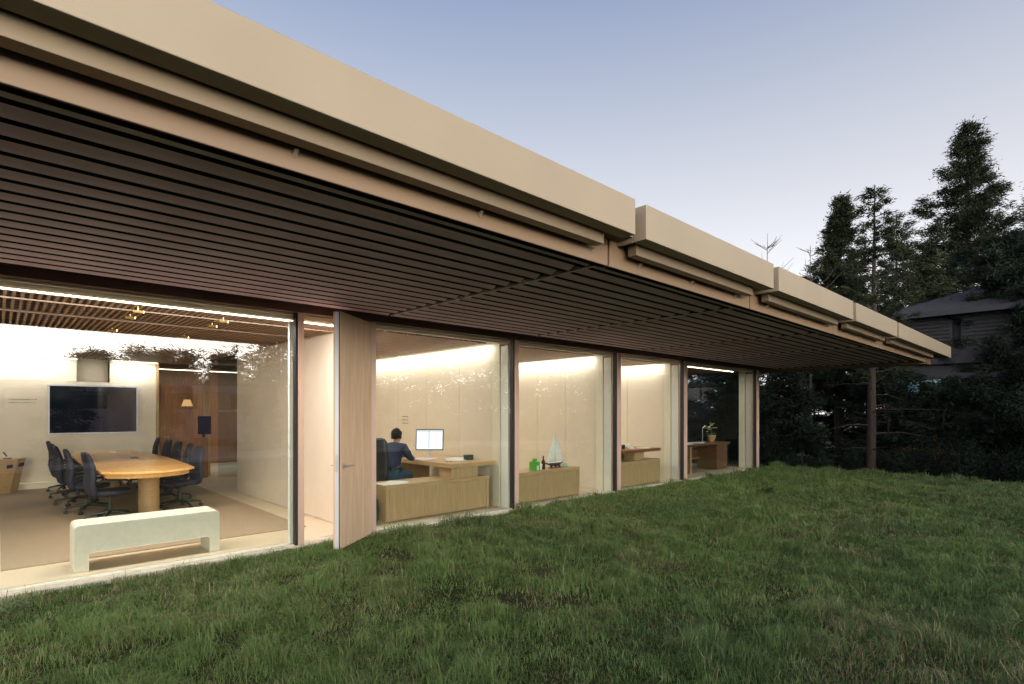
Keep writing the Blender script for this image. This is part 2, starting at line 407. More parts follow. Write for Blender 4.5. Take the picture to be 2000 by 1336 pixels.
# small leafy weeds at the lower left
def weed(loc, r, n, m, label, seed):
    rg = random.Random(seed); t = thing('weed', (loc[0], loc[1], float(ground_z(*loc[:2]))), label, 'plant', 'leafy weeds in the lawn')
    for k in range(n):
        a = rg.uniform(0, 6.28); rr = r * math.sqrt(rg.random()); x = loc[0] + rr * math.cos(a); y = loc[1] + rr * math.sin(a)
        z = ORG[t.name].z + rg.uniform(0.02, 0.07); L = rg.uniform(0.03, 0.05); w = L * 0.42; u = rg.uniform(0.1, 0.5)
        d = Vector((math.cos(a), math.sin(a), u)).normalized(); s = Vector((-math.sin(a), math.cos(a), 0)); c = Vector((x, y, z))
        up = Vector((0, 0, 0.006))
        mb = MB().add([c, c + d * L * .4 + s * w, c + d * L * .8 + s * w * .7, c + d * L, c + d * L * .8 - s * w * .7, c + d * L * .4 - s * w, c + d * L * .5 - up],
                      [(0, 1, 6), (1, 2, 6), (2, 3, 6), (3, 4, 6), (4, 5, 6), (5, 0, 6)])
        mb.tube([(x * .7 + loc[0] * .3, y * .7 + loc[1] * .3, ORG[t.name].z), (x, y, z)], 0.0012, 4)
        build('leaf', mb, m, t)
M_['weed'] = mat('weed_leaf', (0.05, 0.10, 0.055), 0.5, 0.2, 30)
M_['weed2'] = mat('clover_leaf', (0.07, 0.19, 0.04), 0.5, 0.2, 30)
weed((0.05, 6.10), 0.13, 36, M_['weed'], 'grey green rosette weed at the left end of the sill', 1)
weed((0.14, 4.05), 0.11, 60, M_['weed2'], 'bright green clover tuft in thin grass', 2)
weed((0.02, 2.95), 0.08, 30, M_['weed'], 'blue green weed at the bottom left corner of the lawn', 3)

# ------------------------------------------------------------------ the pavilion
PAV = thing('office_pavilion', (0, 6.58, 0), 'long low office pavilion with champagne roof edge, slatted soffit and glass wall', 'building')
floor = tag(build('floor', MB().box(-3.0, 15.80, 6.76, 19.0, -0.30, 0.0), M_['floor']), kind='structure')
build('sill', MB().box(-3.0, 15.95, 6.50, 6.757, -0.30, -0.003), M_['sill'], PAV, 0.006)
JX = [-8.0, 3.75, 6.53, 9.60, 12.37, 16.68]       # roof module joints
roof = build('roof', MB().box(-8, 18.0, 2.632, 19.5, 3.062, 3.27), M_['soffit'], PAV)
BR = [1.09, 2.32, 3.50]
for i in range(5):
    a, b = JX[i], JX[i + 1]
    fa = a + (0.12 if i else 0); fb = b - 0.035 if i < 4 else 18.12
    mb = MB().box(fa, fb, 2.50, 2.628, 3.02, 3.305)
    build('fascia_panel', mb, M_['fascia'], roof, 0.004)
    if i: build('fascia_end_plate', MB().box(fa - 0.003, fa + 0.018, 2.630, 2.83, 3.02, 3.30), M_['fascia'], roof)
    ca = a + (0.20 if i else 0); cb = b - 0.25 if i < 4 else 16.75
    build('eave_channel', MB().box(ca, cb, 2.648, 2.735, 2.935, 3.06), M_['channel'], roof, 0.003)
    build('eave_board', MB().box(a + 0.012, b - 0.012, 2.79, 2.83, 2.832, 3.06), M_['eavewood'], roof, 0.003)
    build('board_underside_shade', MB().box(a + 0.012, b - 0.012, 2.791, 2.85, 2.826, 2.8315), M_['underside_shade'], roof)  # thin dark strip paints the shade beneath the eave board
    L = (cb - ca); nb = 3
    for x in (BR if i == 0 else [ca + L * q for q in (0.10, 0.50, 0.92)]):
        mb = MB().add([(x, 2.788, 2.932), (x + .022, 2.788, 2.932), (x + .022, 2.752, 2.932), (x, 2.752, 2.932), (x, 2.788, 2.900), (x + .022, 2.788, 2.898)],
                      [(0, 1, 2, 3), (0, 4, 5, 1), (0, 3, 4), (1, 5, 2), (3, 2, 5, 4)])
        build('bracket', mb, M_['fascia'], roof)
# the far end of the roof
eb = build('end_beam', MB().box(16.70, 16.78, 2.83, 8.5, 2.80, 3.06).box(16.78, 17.55, 2.86, 8.5, 2.83, 3.055), M_['eavewood'], PAV, 0.003)
for k in range(9): build('rib', MB().box(16.84 + k * .085, 16.88 + k * .085, 2.835, 2.858, 2.84, 3.055), M_['eavewood'], eb)
build('end_fascia', MB().box(17.98, 18.117, 2.614, 9.0, 3.02, 3.304), M_['fascia'], PAV)

sof = build('soffit', MB().box(-8, 16.7, 2.83, 6.7, 3.050, 3.060), M_['soffit'], PAV)
for i in range(5):
    a, b = JX[i], JX[i + 1]; gap = 0
    x0, x1 = a + (0.034 if i == 1 else 0.026), b - (0.040 if i == 0 else 0.026)
    base = None
    for k in range(18):
        y = 2.992 + k * 0.2067 - 0.0
        if y > 6.48: continue
        if base is None:
            # each blade tilts to catch ground light; shade is painted on its underside
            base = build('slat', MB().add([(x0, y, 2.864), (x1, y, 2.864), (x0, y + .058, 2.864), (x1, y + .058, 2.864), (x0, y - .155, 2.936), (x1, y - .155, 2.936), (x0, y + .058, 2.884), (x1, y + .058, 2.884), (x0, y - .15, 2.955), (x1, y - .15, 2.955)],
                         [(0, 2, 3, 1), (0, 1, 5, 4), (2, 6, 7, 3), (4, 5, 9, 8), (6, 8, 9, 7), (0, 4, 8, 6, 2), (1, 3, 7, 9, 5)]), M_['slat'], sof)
            base.data.materials.append(M_['underside_shade']); base.data.polygons[0].material_index = 1
        else:
            c = base.copy(); COL.objects.link(c); c.parent = sof; c.location.y = (k * 0.2067)
    nxt = MB().box(b - 0.036 if i == 0 else b - 0.022, b + 0.030 if i == 0 else b + 0.014, 2.84, 6.48, 2.878, 3.04)
    build('joint_shade_strip', nxt, M_['black'], sof)  # black strip stands in for the shade of the open joint
build('header_beam', MB().box(-3, 15.98, 6.50, 6.64, 2.795, 3.048), M_['header'], PAV, 0.003)
# posts
PX = [(2.622, 2.692), (3.585, 3.66), (6.215, 6.30), (9.06, 9.175), (11.69, 11.82), (15.735, 15.86)]
for a, b in PX:
    q = build('window_post', MB().box(a, b, 6.515, 6.66, -0.02, 2.794), M_['post'], PAV, 0.003)
    if a > 3.6 or a < 3: build('gasket', MB().box(a - 0.024, a - 0.001, 6.535, 6.62, -0.002, 2.793), M_['black'], q)
build('corner_trim', MB().box(15.863, 15.955, 6.55, 6.62, -0.02, 2.794), M_['white'], PAV)
# glazing: one window per bay
for a, b in ((-2.96, 2.585), (3.662, 6.178), (6.302, 9.022), (9.177, 11.652), (11.822, 15.697)):
    wnd = build('window', MB().box(a, b, 6.60, 6.645, 2.772, 2.793), M_['cream'], PAV)
    build('bottom_rail', MB().box(a, b, 6.55, 6.60, -0.003, 0.012), M_['sill'], wnd)
    build('pane', MB().box(a + .002, b - .002, 6.57, 6.594, 0.013, 2.79), M_['glass'], wnd)
ew = build('end_window', MB().box(15.80, 15.85, 6.70, 13.0, 2.76, 2.80), M_['header'], PAV)
build('bottom_rail', MB().box(15.80, 15.85, 6.70, 13.0, -0.02, 0.03), M_['header'], ew)
build('pane', MB().box(15.815, 15.835, 7.12, 13.0, 0.03, 2.76), M_['glass_end'], ew)
# lining over the windows, LED strips
for a, b in ((-2.96, 3.49), (3.63, 6.19), (6.31, 9.04), (9.18, 11.67), (11.83, 15.79)):
    build('window_lining', MB().box(a, b, 6.647, 6.72, 2.735, 2.79).box(a, b, 6.73, 6.86, 2.785, 2.95).box(a, b, 6.722, 6.728, 2.74, 2.95), M_['cream'], PAV)
def led(name, x0, x1, y0, y1, z, power, aim, size):
    o = build(name, MB().box(x0, x1, y0, y1, z, z + 0.012), M_['led'], PAV)
    d = bpy.data.lights.new(name + '_light', 'AREA'); d.shape = 'RECTANGLE'; d.energy = power; d.color = (1.0, 0.94, 0.87)
    lx, ly = x1 - x0, y1 - y0
    d.size, d.size_y = (lx, 0.05) if lx > ly else (0.05, ly)
    lo = bpy.data.objects.new(name + '_light', d); COL.objects.link(lo)
    lo.location = ((x0 + x1) / 2, (y0 + y1) / 2, z - 0.012)
    v = Vector(aim).normalized()
    lo.rotation_euler = (-v).to_track_quat('Z', 'Y').to_euler()
    if abs(lx) > abs(ly): lo.rotation_euler = Matrix((Vector((1, 0, 0)), Vector((1, 0, 0)).cross(-v) * -1, -v)).transposed().to_euler()
    else: lo.rotation_euler = Matrix((Vector((0, 1, 0)).cross(-v), Vector((0, 1, 0)), -v)).transposed().to_euler()
    return lo
led('light_strip', -2.9, 3.46, 6.885, 6.925, 2.742, 145, (0, 0.25, -1), 0)
led('light_strip', 6.05, 6.085, 7.10, 11.3, 2.775, 29, (0.12, 0, -1), 0)
led('light_strip', 8.90, 8.935, 7.10, 11.3, 2.775, 29, (0.12, 0, -1), 0)
led('light_strip', 11.53, 11.565, 7.10, 11.3, 2.775, 29, (0.12, 0, -1), 0)
for xx in (3.66, 6.34, 9.21): led('light_strip', xx, xx + 0.035, 7.10, 11.3, 2.775, 52, (-0.02, 0, -1), 0)  # unseen strips, added on the left walls to brighten the offices
led('light_strip', 2.9, 7.5, 16.9, 16.94, 2.735, 45, (0, 0.2, -1), 0)
led('light_strip', 12.2, 15.05, 6.885, 6.925, 2.73, 12, (0, 0.1, -1), 0)
led('light_strip', -2.4, 1.24, 14.98, 15.02, 2.735, 26, (0, 0.3, -1), 0)
led('light_strip', 1.87, 2.72, 14.98, 15.02, 2.735, 8, (0, 0.3, -1), 0)

# ceilings
cl = build('ceiling', MB().box(-3, 15.7, 6.87, 19, 2.955, 2.985), M_['ceilback'], PAV)
b0 = None
for k in range(92):
    x = -2.5 + k * 0.065
    if b0 is None: b0 = build('ceiling_slat', MB().box(x, x + 0.026, 7.0, 15.0, 2.752, 2.80), M_['ceilslat'], cl)
    else:
        c = b0.copy(); COL.objects.link(c); c.parent = cl; c.location.x = k * 0.065
build('ceiling_rail', MB().box(-2.5, 3.49, 8.25, 8.29, 2.728, 2.75).box(-2.5, 3.49, 7.38, 7.40, 2.735, 2.75), M_['ceilslat'], cl)
for a, b in ((3.73, 6.02), (6.41, 8.86), (9.28, 11.5), (11.86, 15.7)):
    mb = MB(); x = a
    while x < b - 0.03: mb.box(x, x + 0.03, 6.96, 11.78, 2.752, 2.80); x += 0.065
    tag(build('ceiling_slats', mb, M_['ceilslat'], cl), kind='stuff')
# partitions: wall core, separate face panels with open joints
def partition(x0, x1, y0, y1, joints, side):
    w = build('partition_wall', MB().box(x0 + 0.012, x1 - 0.012, y0, y1, 0.0, 2.95), M_['wall'], PAV)
    js = [y0] + joints + [y1]
    for a, b in zip(js[:-1], js[1:]):
        if side in ('l', 'b'): build('wall_panel', MB().box(x0, x0 + 0.010, a + .004, b - .004, 0.012, 2.948), M_['wall'], w)
        if side in ('r', 'b'): build('wall_panel', MB().box(x1 - 0.010, x1, a + .004, b - .004, 0.012, 2.948), M_['wall'], w)
    return w
partition(3.50, 3.62, 7.02, 11.78, [9.4], 'b')
partition(6.20, 6.30, 7.055, 11.78, [8.0, 9.05, 10.1], 'b')
partition(9.05, 9.16, 7.04, 11.78, [7.9, 8.75, 9.8], 'b')
partition(11.68, 11.80, 7.04, 11.78, [8.1, 9.2, 10.3], 'b')
for x0, x1 in ((3.50, 3.62), (6.20, 6.30), (9.05, 9.16), (11.68, 11.80), (15.74, 15.80)):
    cb = build('wall_end_column', MB().box(x0 - .02, x1, 6.865, 7.036 if x0 > 7 else 7.05, 0.0, 2.94), M_['cream'], PAV, 0.003)
    if x0 > 4: build('column_trim', MB().box(x0 - .012, x1, 6.665, 6.845, 0.0, 2.71), M_['white'] if x0 < 15 else M_['wall'], cb, 0.003)
build('blind_column', MB().box(2.575, 2.64, 6.668, 6.72, 0.0, 2.71), M_['white'], PAV, 0.003)
# office back walls, corridor, far walls
build('back_wall', MB().box(3.62, 11.68, 11.785, 11.90, 0, 2.95), M_['wall'], PAV)
build('back_wall', MB().box(-2.6, 2.74, 15.30, 15.42, 0, 2.27), M_['wall'], PAV)
build('wash_panel', MB().box(-2.6, 1.26, 15.32, 15.42, 2.275, 2.95), M_['cream'], PAV)
build('wash_panel', MB().box(1.855, 2.74, 15.32, 15.42, 2.275, 2.95), M_['cream'], PAV)
build('recess_back', MB().box(1.265, 1.85, 15.60, 15.64, 2.2, 2.95), M_['wall'], PAV)
build('side_wall', MB().box(-2.74, -2.605, 6.76, 19, 0, 2.95), M_['wall'], PAV)
build('rear_wall', MB().box(-2.6, 15.7, 18.9, 19.0, 0, 2.95), M_['cherrydoor'], PAV)
build('base_ledge', MB().box(-2.6, 2.72, 15.12, 15.296, 0.0, 0.12), M_['cream'], PAV, 0.004)
build('wood_jamb', MB().box(2.745, 2.79, 15.22, 15.42, 0, 2.95), M_['oak'], PAV)
cd = build('cherry_door', MB().box(2.80, 3.52, 15.31, 15.36, 0, 2.26), M_['cherrydoor'], PAV)
tag(cd, 'red brown wooden door leaf')
build('door_handle', MB().tube([(2.90, 15.27, 1.0), (3.02, 15.27, 1.0)], 0.010, 8).tube([(2.90, 15.31, 1.0), (2.90, 15.27, 1.0)], 0.010, 8), M_['steel'], cd)
build('wood_post', MB().box(3.76, 3.90, 15.25, 15.42, 0, 2.95), M_['oakh'], PAV)
gp = build('glazed_partition', MB().box(3.90, 5.6, 14.6, 14.65, 1.60, 1.66).box(3.90, 5.6, 14.6, 14.65, 0, 0.05), M_['oakh'], PAV)
build('pane', MB().box(3.91, 5.6, 14.615, 14.63, 0.05, 2.9), M_['glass_end'], gp)
# the door: leaf stands open, hinged at the post
H0 = Vector((3.572, 6.495, 0)); du = Vector((2.889 - 3.572, 5.978 - 6.495, 0)).normalized(); dn = Vector((du.y, -du.x, 0))
DM = Matrix((du, dn, Vector((0, 0, 1)))).transposed(); DL = 0.857; DT = 0.088
def dbox(mb, a0, a1, n0, n1, z0, z1):
    return mb.obox(H0 + DM @ Vector(((a0 + a1) / 2, (n0 + n1) / 2, (z0 + z1) / 2)), ((a1 - a0) / 2, (n1 - n0) / 2, (z1 - z0) / 2), DM)
def dpt(a, n, z): return H0 + DM @ Vector((a, n, z))
dr = build('door', dbox(MB(), 0.0, DL - 0.008, 0.0, DT, 0.005, 2.772), M_['door'], PAV, 0.002)
for k in range(6):
    build('door_board', dbox(MB(), k * DL / 6 + 0.001, (k + 1) * DL / 6 - 0.0005, -0.007, -0.0005, 0.005, 2.772), M_['door'], dr)
es = build('edge_strip', dbox(MB(), DL - 0.007, DL - 0.001, 0.016, 0.062, 0.006, 2.77), M_['alu'], dr)
build('edge_seal', dbox(MB(), DL - 0.007, DL - 0.002, 0.005, 0.015, 0.006, 2.77), M_['black'], dr)
for z in (0.25, 0.5, 0.8, 1.15, 1.45, 1.75, 2.05, 2.35, 2.6):
    build('screw', dbox(MB(), DL - 0.001, DL + 0.001, 0.036, 0.042, z, z + 0.006), M_['steel'], es)
build('lock_plate', dbox(MB(), DL - 0.0008, DL + 0.001, 0.020, 0.058, 0.90, 1.10), M_['steel'], es)
for sgn, n0 in ((-1, -0.008), (1, DT + 0.001)):
    mb = MB().tube([dpt(DL - 0.07, n0, 0.975), dpt(DL - 0.07, n0 + sgn * 0.055, 0.975), dpt(DL - 0.08, n0 + sgn * 0.06, 0.975), dpt(DL - 0.21, n0 + sgn * 0.06, 0.975)], 0.0095, 10)
    mb.tube([dpt(DL - 0.07, n0, 0.975), dpt(DL - 0.07, n0 + sgn * 0.008, 0.975)], 0.025, 14)
    mb.tube([dpt(DL - 0.07, n0, 0.93), dpt(DL - 0.07, n0 + sgn * 0.006, 0.93)], 0.012, 12)
    build('door_handle', mb, M_['steel'], dr, smooth=False)

# faint lettering on the walls, too small to read in the photograph: rows of tiny strokes
def strokes(name, x0, z0, w, rows, face, wallc, parent):
    rg = random.Random(7); mb = MB()
    for r_ in range(rows):
        u = 0
        while u < w:
            l = rg.uniform(0.006, 0.018); hh = rg.uniform(0.012, 0.022)
            if face == 'y': mb.box(x0 + u, x0 + u + l, wallc - 0.002, wallc, z0 - r_ * 0.07, z0 - r_ * 0.07 + hh)
            else: mb.box(wallc - 0.002, wallc, x0 - u - l, x0 - u, z0 - r_ * 0.07, z0 - r_ * 0.07 + hh)
            u += l + rg.uniform(0.004, 0.02)
    return build(name, mb, M_['darkgreen'], parent)
strokes('wall_lettering', 0.16, 1.86, 0.42, 2, 'y', 15.298, PAV)
strokes('wall_lettering', 9.95, 1.50, 0.22, 3, 'x', 6.198, PAV)

# ceiling lamps with small brass heads
spots = [(1.113, 7.65), (1.113, 7.14), (1.113, 9.0), (1.113, 9.53), (1.99, 7.70), (1.99, 7.22), (1.99, 9.12), (1.99, 9.66)]
for i, (x, y) in enumerate(spots):
    t_ = thing('ceiling_spotlight', (x, y, 2.752), ('brass ceiling spotlight over the %s side of the conference room, %s' % ('left' if x < 1.5 else 'right', ['second from the glass', 'nearest the glass', 'third from the glass', 'farthest from the glass'][i % 4])), 'spotlight', 'brass spotlights in the slatted ceiling')
    build('stem', MB().lathe([(0.008, 0), (0.008, -0.05)], (x, y, 2.752), 8), M_['gold'], t_)
    build('lamp_head', MB().tube([(x - 0.045, y, 2.70), (x + 0.045, y, 2.70)], 0.016, 8), M_['gold'], t_)
    build('bulb', MB().tube([(x + 0.046, y, 2.70), (x + 0.056, y, 2.70)], 0.013, 8), M_['spotlit'], t_)
    if i in (1, 2, 5, 6):
        ld = bpy.data.lights.new('spotlight_light', 'SPOT'); ld.energy = 40; ld.spot_size = R(85); ld.spot_blend = 0.6; ld.color = (1, 0.72, 0.42); ld.shadow_soft_size = 0.03
        lo = bpy.data.objects.new('spotlight_light', ld); COL.objects.link(lo); lo.location = (x, y + 1.2, 2.74)

# ------------------------------------------------------------------ conference room
tag(build('rug', MB().box(0.02, 3.12, 7.50, 14.95, 0.001, 0.014), M_['rug'], origin=(1.6, 11, 0)), 'large brown sisal rug under the conference table', 'rug')
tb = thing('conference_table', (1.62, 11.8, 0.014), 'long boat shaped maple conference table on round pedestals', 'table')
def table_outline():
    P = []
    for k in range(17):                                            # near end, from the right corner round to the left
        a = R(-32 - 118 * k / 16); P.append((1.62 + 0.62 * math.cos(a) / math.cos(R(32)) * 0.92, 9.42 + 0.75 * (math.sin(a) + math.sin(R(32)))))
    P += [(1.04, 10.2), (0.99, 11.8), (1.04, 13.4), (1.12, 14.4)]
    for k in range(9):
        a = R(150 - 120 * k / 8); P.append((1.65 + 0.60 * math.cos(a), 14.3 + 0.5 * math.sin(a)))
    P += [(2.24, 13.4), (2.30, 11.8), (2.24, 10.2)]
    return P
TO = table_outline()
cx0, cy0 = 1.64, 11.7
build('tabletop', MB().prism(TO[::-1] if False else TO, 0.735, 0.765), M_['table'], tb, 0.003)
shr = [((x - cx0) * 0.90 + cx0, (y - cy0) * 0.965 + cy0) for x, y in TO]
build('apron', MB().prism(shr, 0.665, 0.733), M_['table'], tb, 0.003)
for y in (10.25, 13.2): build('pedestal', MB().lathe([(0.145, 0.014), (0.145, 0.664)], (1.74 if y < 11 else 1.66, y, 0), 28), M_['oakh'], tb, smooth=False)
build('cable_port', MB().box(1.76, 1.86, 11.85, 12.07, 0.766, 0.772), M_['black'], tb)
build('cable_port', MB().box(1.70, 1.80, 13.9, 14.2, 0.766, 0.772), M_['steel'], tb)

def make_chair(label, group, loc, rz):
    """high backed office chair, facing local +x"""
    t_ = thing('office_chair', (0, 0, 0), label, 'chair', group)
    def rr(cx, cz_, w, h, tx, n=16, p=3.0):                        # rounded ring in the y-x plane at height cz_
        out = []
        for j in range(n):
            a = 2 * math.pi * j / n; c, s_ = math.cos(a), math.sin(a)
            out.append((cx + tx * math.copysign(abs(c) ** (2 / p), c), w * math.copysign(abs(s_) ** (2 / p), s_), cz_))
        return out
    back = [(-0.20, 0.40, 0.16, 0.035), (-0.225, 0.44, 0.215, 0.045), (-0.25, 0.58, 0.235, 0.05), (-0.235, 0.72, 0.235, 0.05), (-0.245, 0.86, 0.225, 0.046), (-0.275, 0.98, 0.205, 0.042), (-0.295, 1.05, 0.17, 0.035), (-0.30, 1.075, 0.11, 0.02)]
    build('backrest', MB().loft([rr(x, z, w, 0, tx) for x, z, w, tx in back]), M_['navy'], t_, smooth=True, local=True)
    build('seat', MB().loft([rr(0.02, z, w, 0, tx) for z, w, tx in ((0.405, 0.20, 0.20), (0.42, 0.245, 0.245), (0.455, 0.25, 0.25), (0.475, 0.23, 0.23), (0.48, 0.15, 0.15))]), M_['navy'], t_, smooth=True, local=True)
    for s_ in (-1, 1):
        y = s_ * 0.275
        build('armrest', MB().tube([(-0.20, y * 0.86, 0.60), (-0.17, y, 0.64), (0.10, y, 0.655), (0.17, y, 0.62), (0.20, y, 0.50), (0.16, y * .98, 0.43), (0.02, y * 0.86, 0.415)], [0.014, 0.018, 0.02, 0.017, 0.014, 0.013, 0.012], 8), M_['plastic'], t_, smooth=True, local=True)
    build('gas_column', MB().lathe([(0.028, 0.12), (0.028, 0.26), (0.02, 0.262), (0.02, 0.37), (0.10, 0.375), (0.11, 0.402)], n=14), M_['plastic'], t_, local=True)
    for k in range(5):
        a = 2 * math.pi * k / 5 + 0.5; c, s_ = math.cos(a), math.sin(a)
        lg = build('leg', MB().tube([(0.02 * c, 0.02 * s_, 0.13), (0.16 * c, 0.16 * s_, 0.115), (0.30 * c, 0.30 * s_, 0.085)], [0.028, 0.021, 0.014], 8), M_['plastic'], t_, local=True)
        q = Vector((c * 0.30, s_ * 0.30, 0.030)); sd_ = Vector((-s_, c, 0))
        build('caster', MB().tube([q - sd_ * 0.026, q - sd_ * 0.006], 0.029, 12).tube([q + sd_ * 0.006, q + sd_ * 0.026], 0.029, 12).tube([q, q + Vector((0, 0, 0.06))], 0.008, 6), M_['plastic'], lg, local=True)
    t_.location = loc; t_.rotation_euler = (0, 0, rz); t_.scale = (1, 1, 0.94)
    return t_
seatsL = [(1.20, 9.90), (1.06, 10.95), (1.0, 12.0), (1.0, 13.1), (1.02, 14.2)]
seatsR = [(2.20, 10.35), (2.28, 11.40), (2.32, 12.40), (2.36, 13.45), (2.34, 14.5)]
nth = ['nearest the window', 'second from the window', 'third from the window', 'second from the far wall', 'closest to the far wall']
ch0 = None
for side, ss in (('left', seatsL), ('right', seatsR)):
    for i, (x, y) in enumerate(ss):
        lab = 'dark navy office chair %s of the conference table, %s' % (side, nth[i])
        rz = (0 if side == 'left' else math.pi) + (0.12 * math.sin(i * 2.3 + (1 if side == 'left' else 2)))
        if ch0 is None: ch0 = make_chair(lab, 'conference chairs', (x, y, 0.014), rz)
        else:
            c = copy_tree(ch0); c.location = (x, y, 0.014); c.rotation_euler.z = rz; c['label'] = lab
# bench
bt = thing('window_bench', (1.2, 6.98, 0), 'pale grey green upholstered bench close behind the glass', 'bench')
def bench_profile():
    o = [(0.545, 0.0), (0.545, 0.41)]
    for k in range(6): a = R(180 - 18 * k); o.append((0.595 + 0.05 * math.cos(a), 0.42 + 0.05 * math.sin(a)))
    for k in range(6): a = R(90 - 18 * k); o.append((1.815 + 0.05 * math.cos(a), 0.42 + 0.05 * math.sin(a)))
    o += [(1.865, 0.0), (1.762, 0.0), (1.762, 0.15)]
    for k in range(5): a = R(0 + 22.5 * k); o.append((1.732 + 0.03 * math.cos(a), 0.155 + 0.03 * math.sin(a)))
    for k in range(5): a = R(90 + 22.5 * k); o.append((0.692 + 0.03 * math.cos(a), 0.155 + 0.03 * math.sin(a)))
    o += [(0.662, 0.15), (0.662, 0.0)]
    return o
BP = bench_profile(); n = len(BP)
mb = MB(); mb.v = [(x, 6.905, z) for x, z in BP] + [(x, 7.315, z) for x, z in BP]
mb.f = [tuple(range(n)), tuple(reversed(range(n, 2 * n)))] + [((i + 1) % n, i, n + i, n + (i + 1) % n) for i in range(n)]
build('upholstery', mb, M_['bench'], bt, 0.008)
for x in (0.97, 1.42): build('seam', MB().box(x, x + 0.003, 6.9025, 6.9045, 0.19, 0.455), M_['sill'], bt)
pi = [(x, z) for x, z in BP[16:]]
build('piping', MB().tube([(x, 6.903, z) for x, z in BP[15:]][:0] or [(1.762, 6.903, 0.002), (1.762, 6.903, 0.15), (1.753, 6.903, 0.176), (1.732, 6.903, 0.185), (0.692, 6.903, 0.185), (0.671, 6.903, 0.176), (0.662, 6.903, 0.15), (0.662, 6.903, 0.002)], 0.003, 6), M_['benchlight'], bt)
for x in (0.57, 0.64, 1.78, 1.845):
    build('foot', MB().box(x - .012, x + .012, 6.93, 6.95, 0.0, 0.006), M_['black'], bt)
# screen on the wall
tv = thing('wall_screen', (1.57, 15.28, 1.68), 'large black wall mounted screen with thin pale frame', 'television')
build('frame', MB().box(0.765, 2.375, 15.20, 15.285, 1.115, 1.150).box(0.765, 2.375, 15.20, 15.285, 2.165, 2.20).box(0.765, 0.80, 15.20, 15.285, 1.151, 2.164).box(2.34, 2.375, 15.20, 15.285, 1.151, 2.164), M_['alu'], tv, 0.003)
build('screen', MB().box(0.801, 2.339, 15.215, 15.28, 1.151, 2.164), M_['screen'], tv)
# reception pedestal with a phone
rc = thing('credenza', (0.0, 14.7, 0), 'curved tapering oak credenza at the left edge by the wall', 'cabinet')
rings = []
for z, xr in ((0.014, 0.285), (0.30, 0.33), (0.66, 0.40)):
    rings.append([(-0.9, 15.0, z), (-0.9, 14.30, z), (-0.5, 14.22, z), (-0.1, 14.30, z), (xr - 0.12, 14.46, z), (xr, 14.66, z), (xr, 15.0, z)])
build('body', MB().loft(rings), M_['oakh'], rc, 0.002)
build('top', MB().loft([[(x * 1.0 + (0.012 if x > 0 else 0), y - (0.012 if y < 14.9 else 0), z) for x, y, _ in rings[2]] for z in (0.662, 0.685)]), M_['oakh'], rc)
q = Vector((0.425, 14.655, 0)); 
build('drawer_slot', MB().add([(0.12, 14.352, 0.50), (0.375, 14.60, 0.53), (0.385, 14.60, 0.60), (0.12, 14.345, 0.57), (0.12, 14.372, 0.50), (0.36, 14.64, 0.53), (0.36, 14.64, 0.60), (0.12, 14.365, 0.57)],
      [(0, 1, 2, 3), (7, 6, 5, 4), (0, 4, 5, 1), (3, 2, 6, 7), (0, 3, 7, 4), (1, 5, 6, 2)]), M_['black'], rc)
ph = thing('desk_phone', (0.13, 14.6, 0.685), 'black desk telephone standing upright on the curved credenza', 'telephone')
Mt = Matrix.Rotation(R(20), 3, 'Y') @ Matrix.Rotation(R(0), 3, 'Z')
build('handset', MB().obox((0.10, 14.6, 0.775), (0.05, 0.06, 0.012), Matrix.Rotation(R(58), 3, 'Y')), M_['plastic'], ph, 0.003)
build('base', MB().box(0.07, 0.19, 14.54, 14.66, 0.685, 0.70), M_['plastic'], ph, 0.003)
cbx = thing('drawer_cabinet', (3.62, 14.9, 0), 'small red brown drawer cabinet in the corridor beside the wood post', 'cabinet')
build('body', MB().box(3.54, 3.74, 14.8, 15.2, 0, 0.98), M_['cherrydoor'], cbx, 0.003)
for k in range(4): build('drawer', MB().box(3.552, 3.728, 14.785, 14.798, 0.05 + k * .23, 0.26 + k * .23), M_['cherrydoor'], cbx, 0.002)
dm = thing('dark_monitor', (3.68, 15.0, 0.98), 'dark screen standing on the small drawer cabinet', 'monitor')
build('screen', MB().box(3.56, 3.85, 14.98, 15.01, 1.06, 1.50), M_['screen'], dm)
build('stand', MB().box(3.66, 3.72, 14.99, 15.03, 0.98, 1.06).box(3.6, 3.72, 14.93, 15.08, 0.981, 0.99), M_['plastic'], dm)

# ------------------------------------------------------------------ offices
def sideboard(x0, x1, y0, y1, h, m, label, doors=3):
    t_ = thing('sideboard', ((x0 + x1) / 2, (y0 + y1) / 2, 0), label, 'sideboard', 'low oak sideboards behind the office windows')
    build('top', MB().box(x0, x1, y0, y1, h - 0.055, h), M_['oakh'], t_, 0.002)
    build('side_panel', MB().box(x0, x0 + 0.05, y0 + .001, y1, 0.0, h - 0.056), M_['oak'], t_, 0.002)
    build('side_panel', MB().box(x1 - 0.05, x1, y0 + .001, y1, 0.0, h - 0.056), M_['oak'], t_, 0.002)
    build('body', MB().box(x0 + 0.051, x1 - 0.051, y0 + 0.03, y1 - .01, 0.02, h - 0.057), M_['oak'], t_)
    L = (x1 - x0 - 0.108) / doors
    for k in range(doors): build('door', MB().box(x0 + 0.054 + k * L + .002, x0 + 0.054 + (k + 1) * L - .002, y0 + 0.006, y0 + 0.028, 0.012, h - 0.060), M_['oak'], t_, 0.001)
    return t_
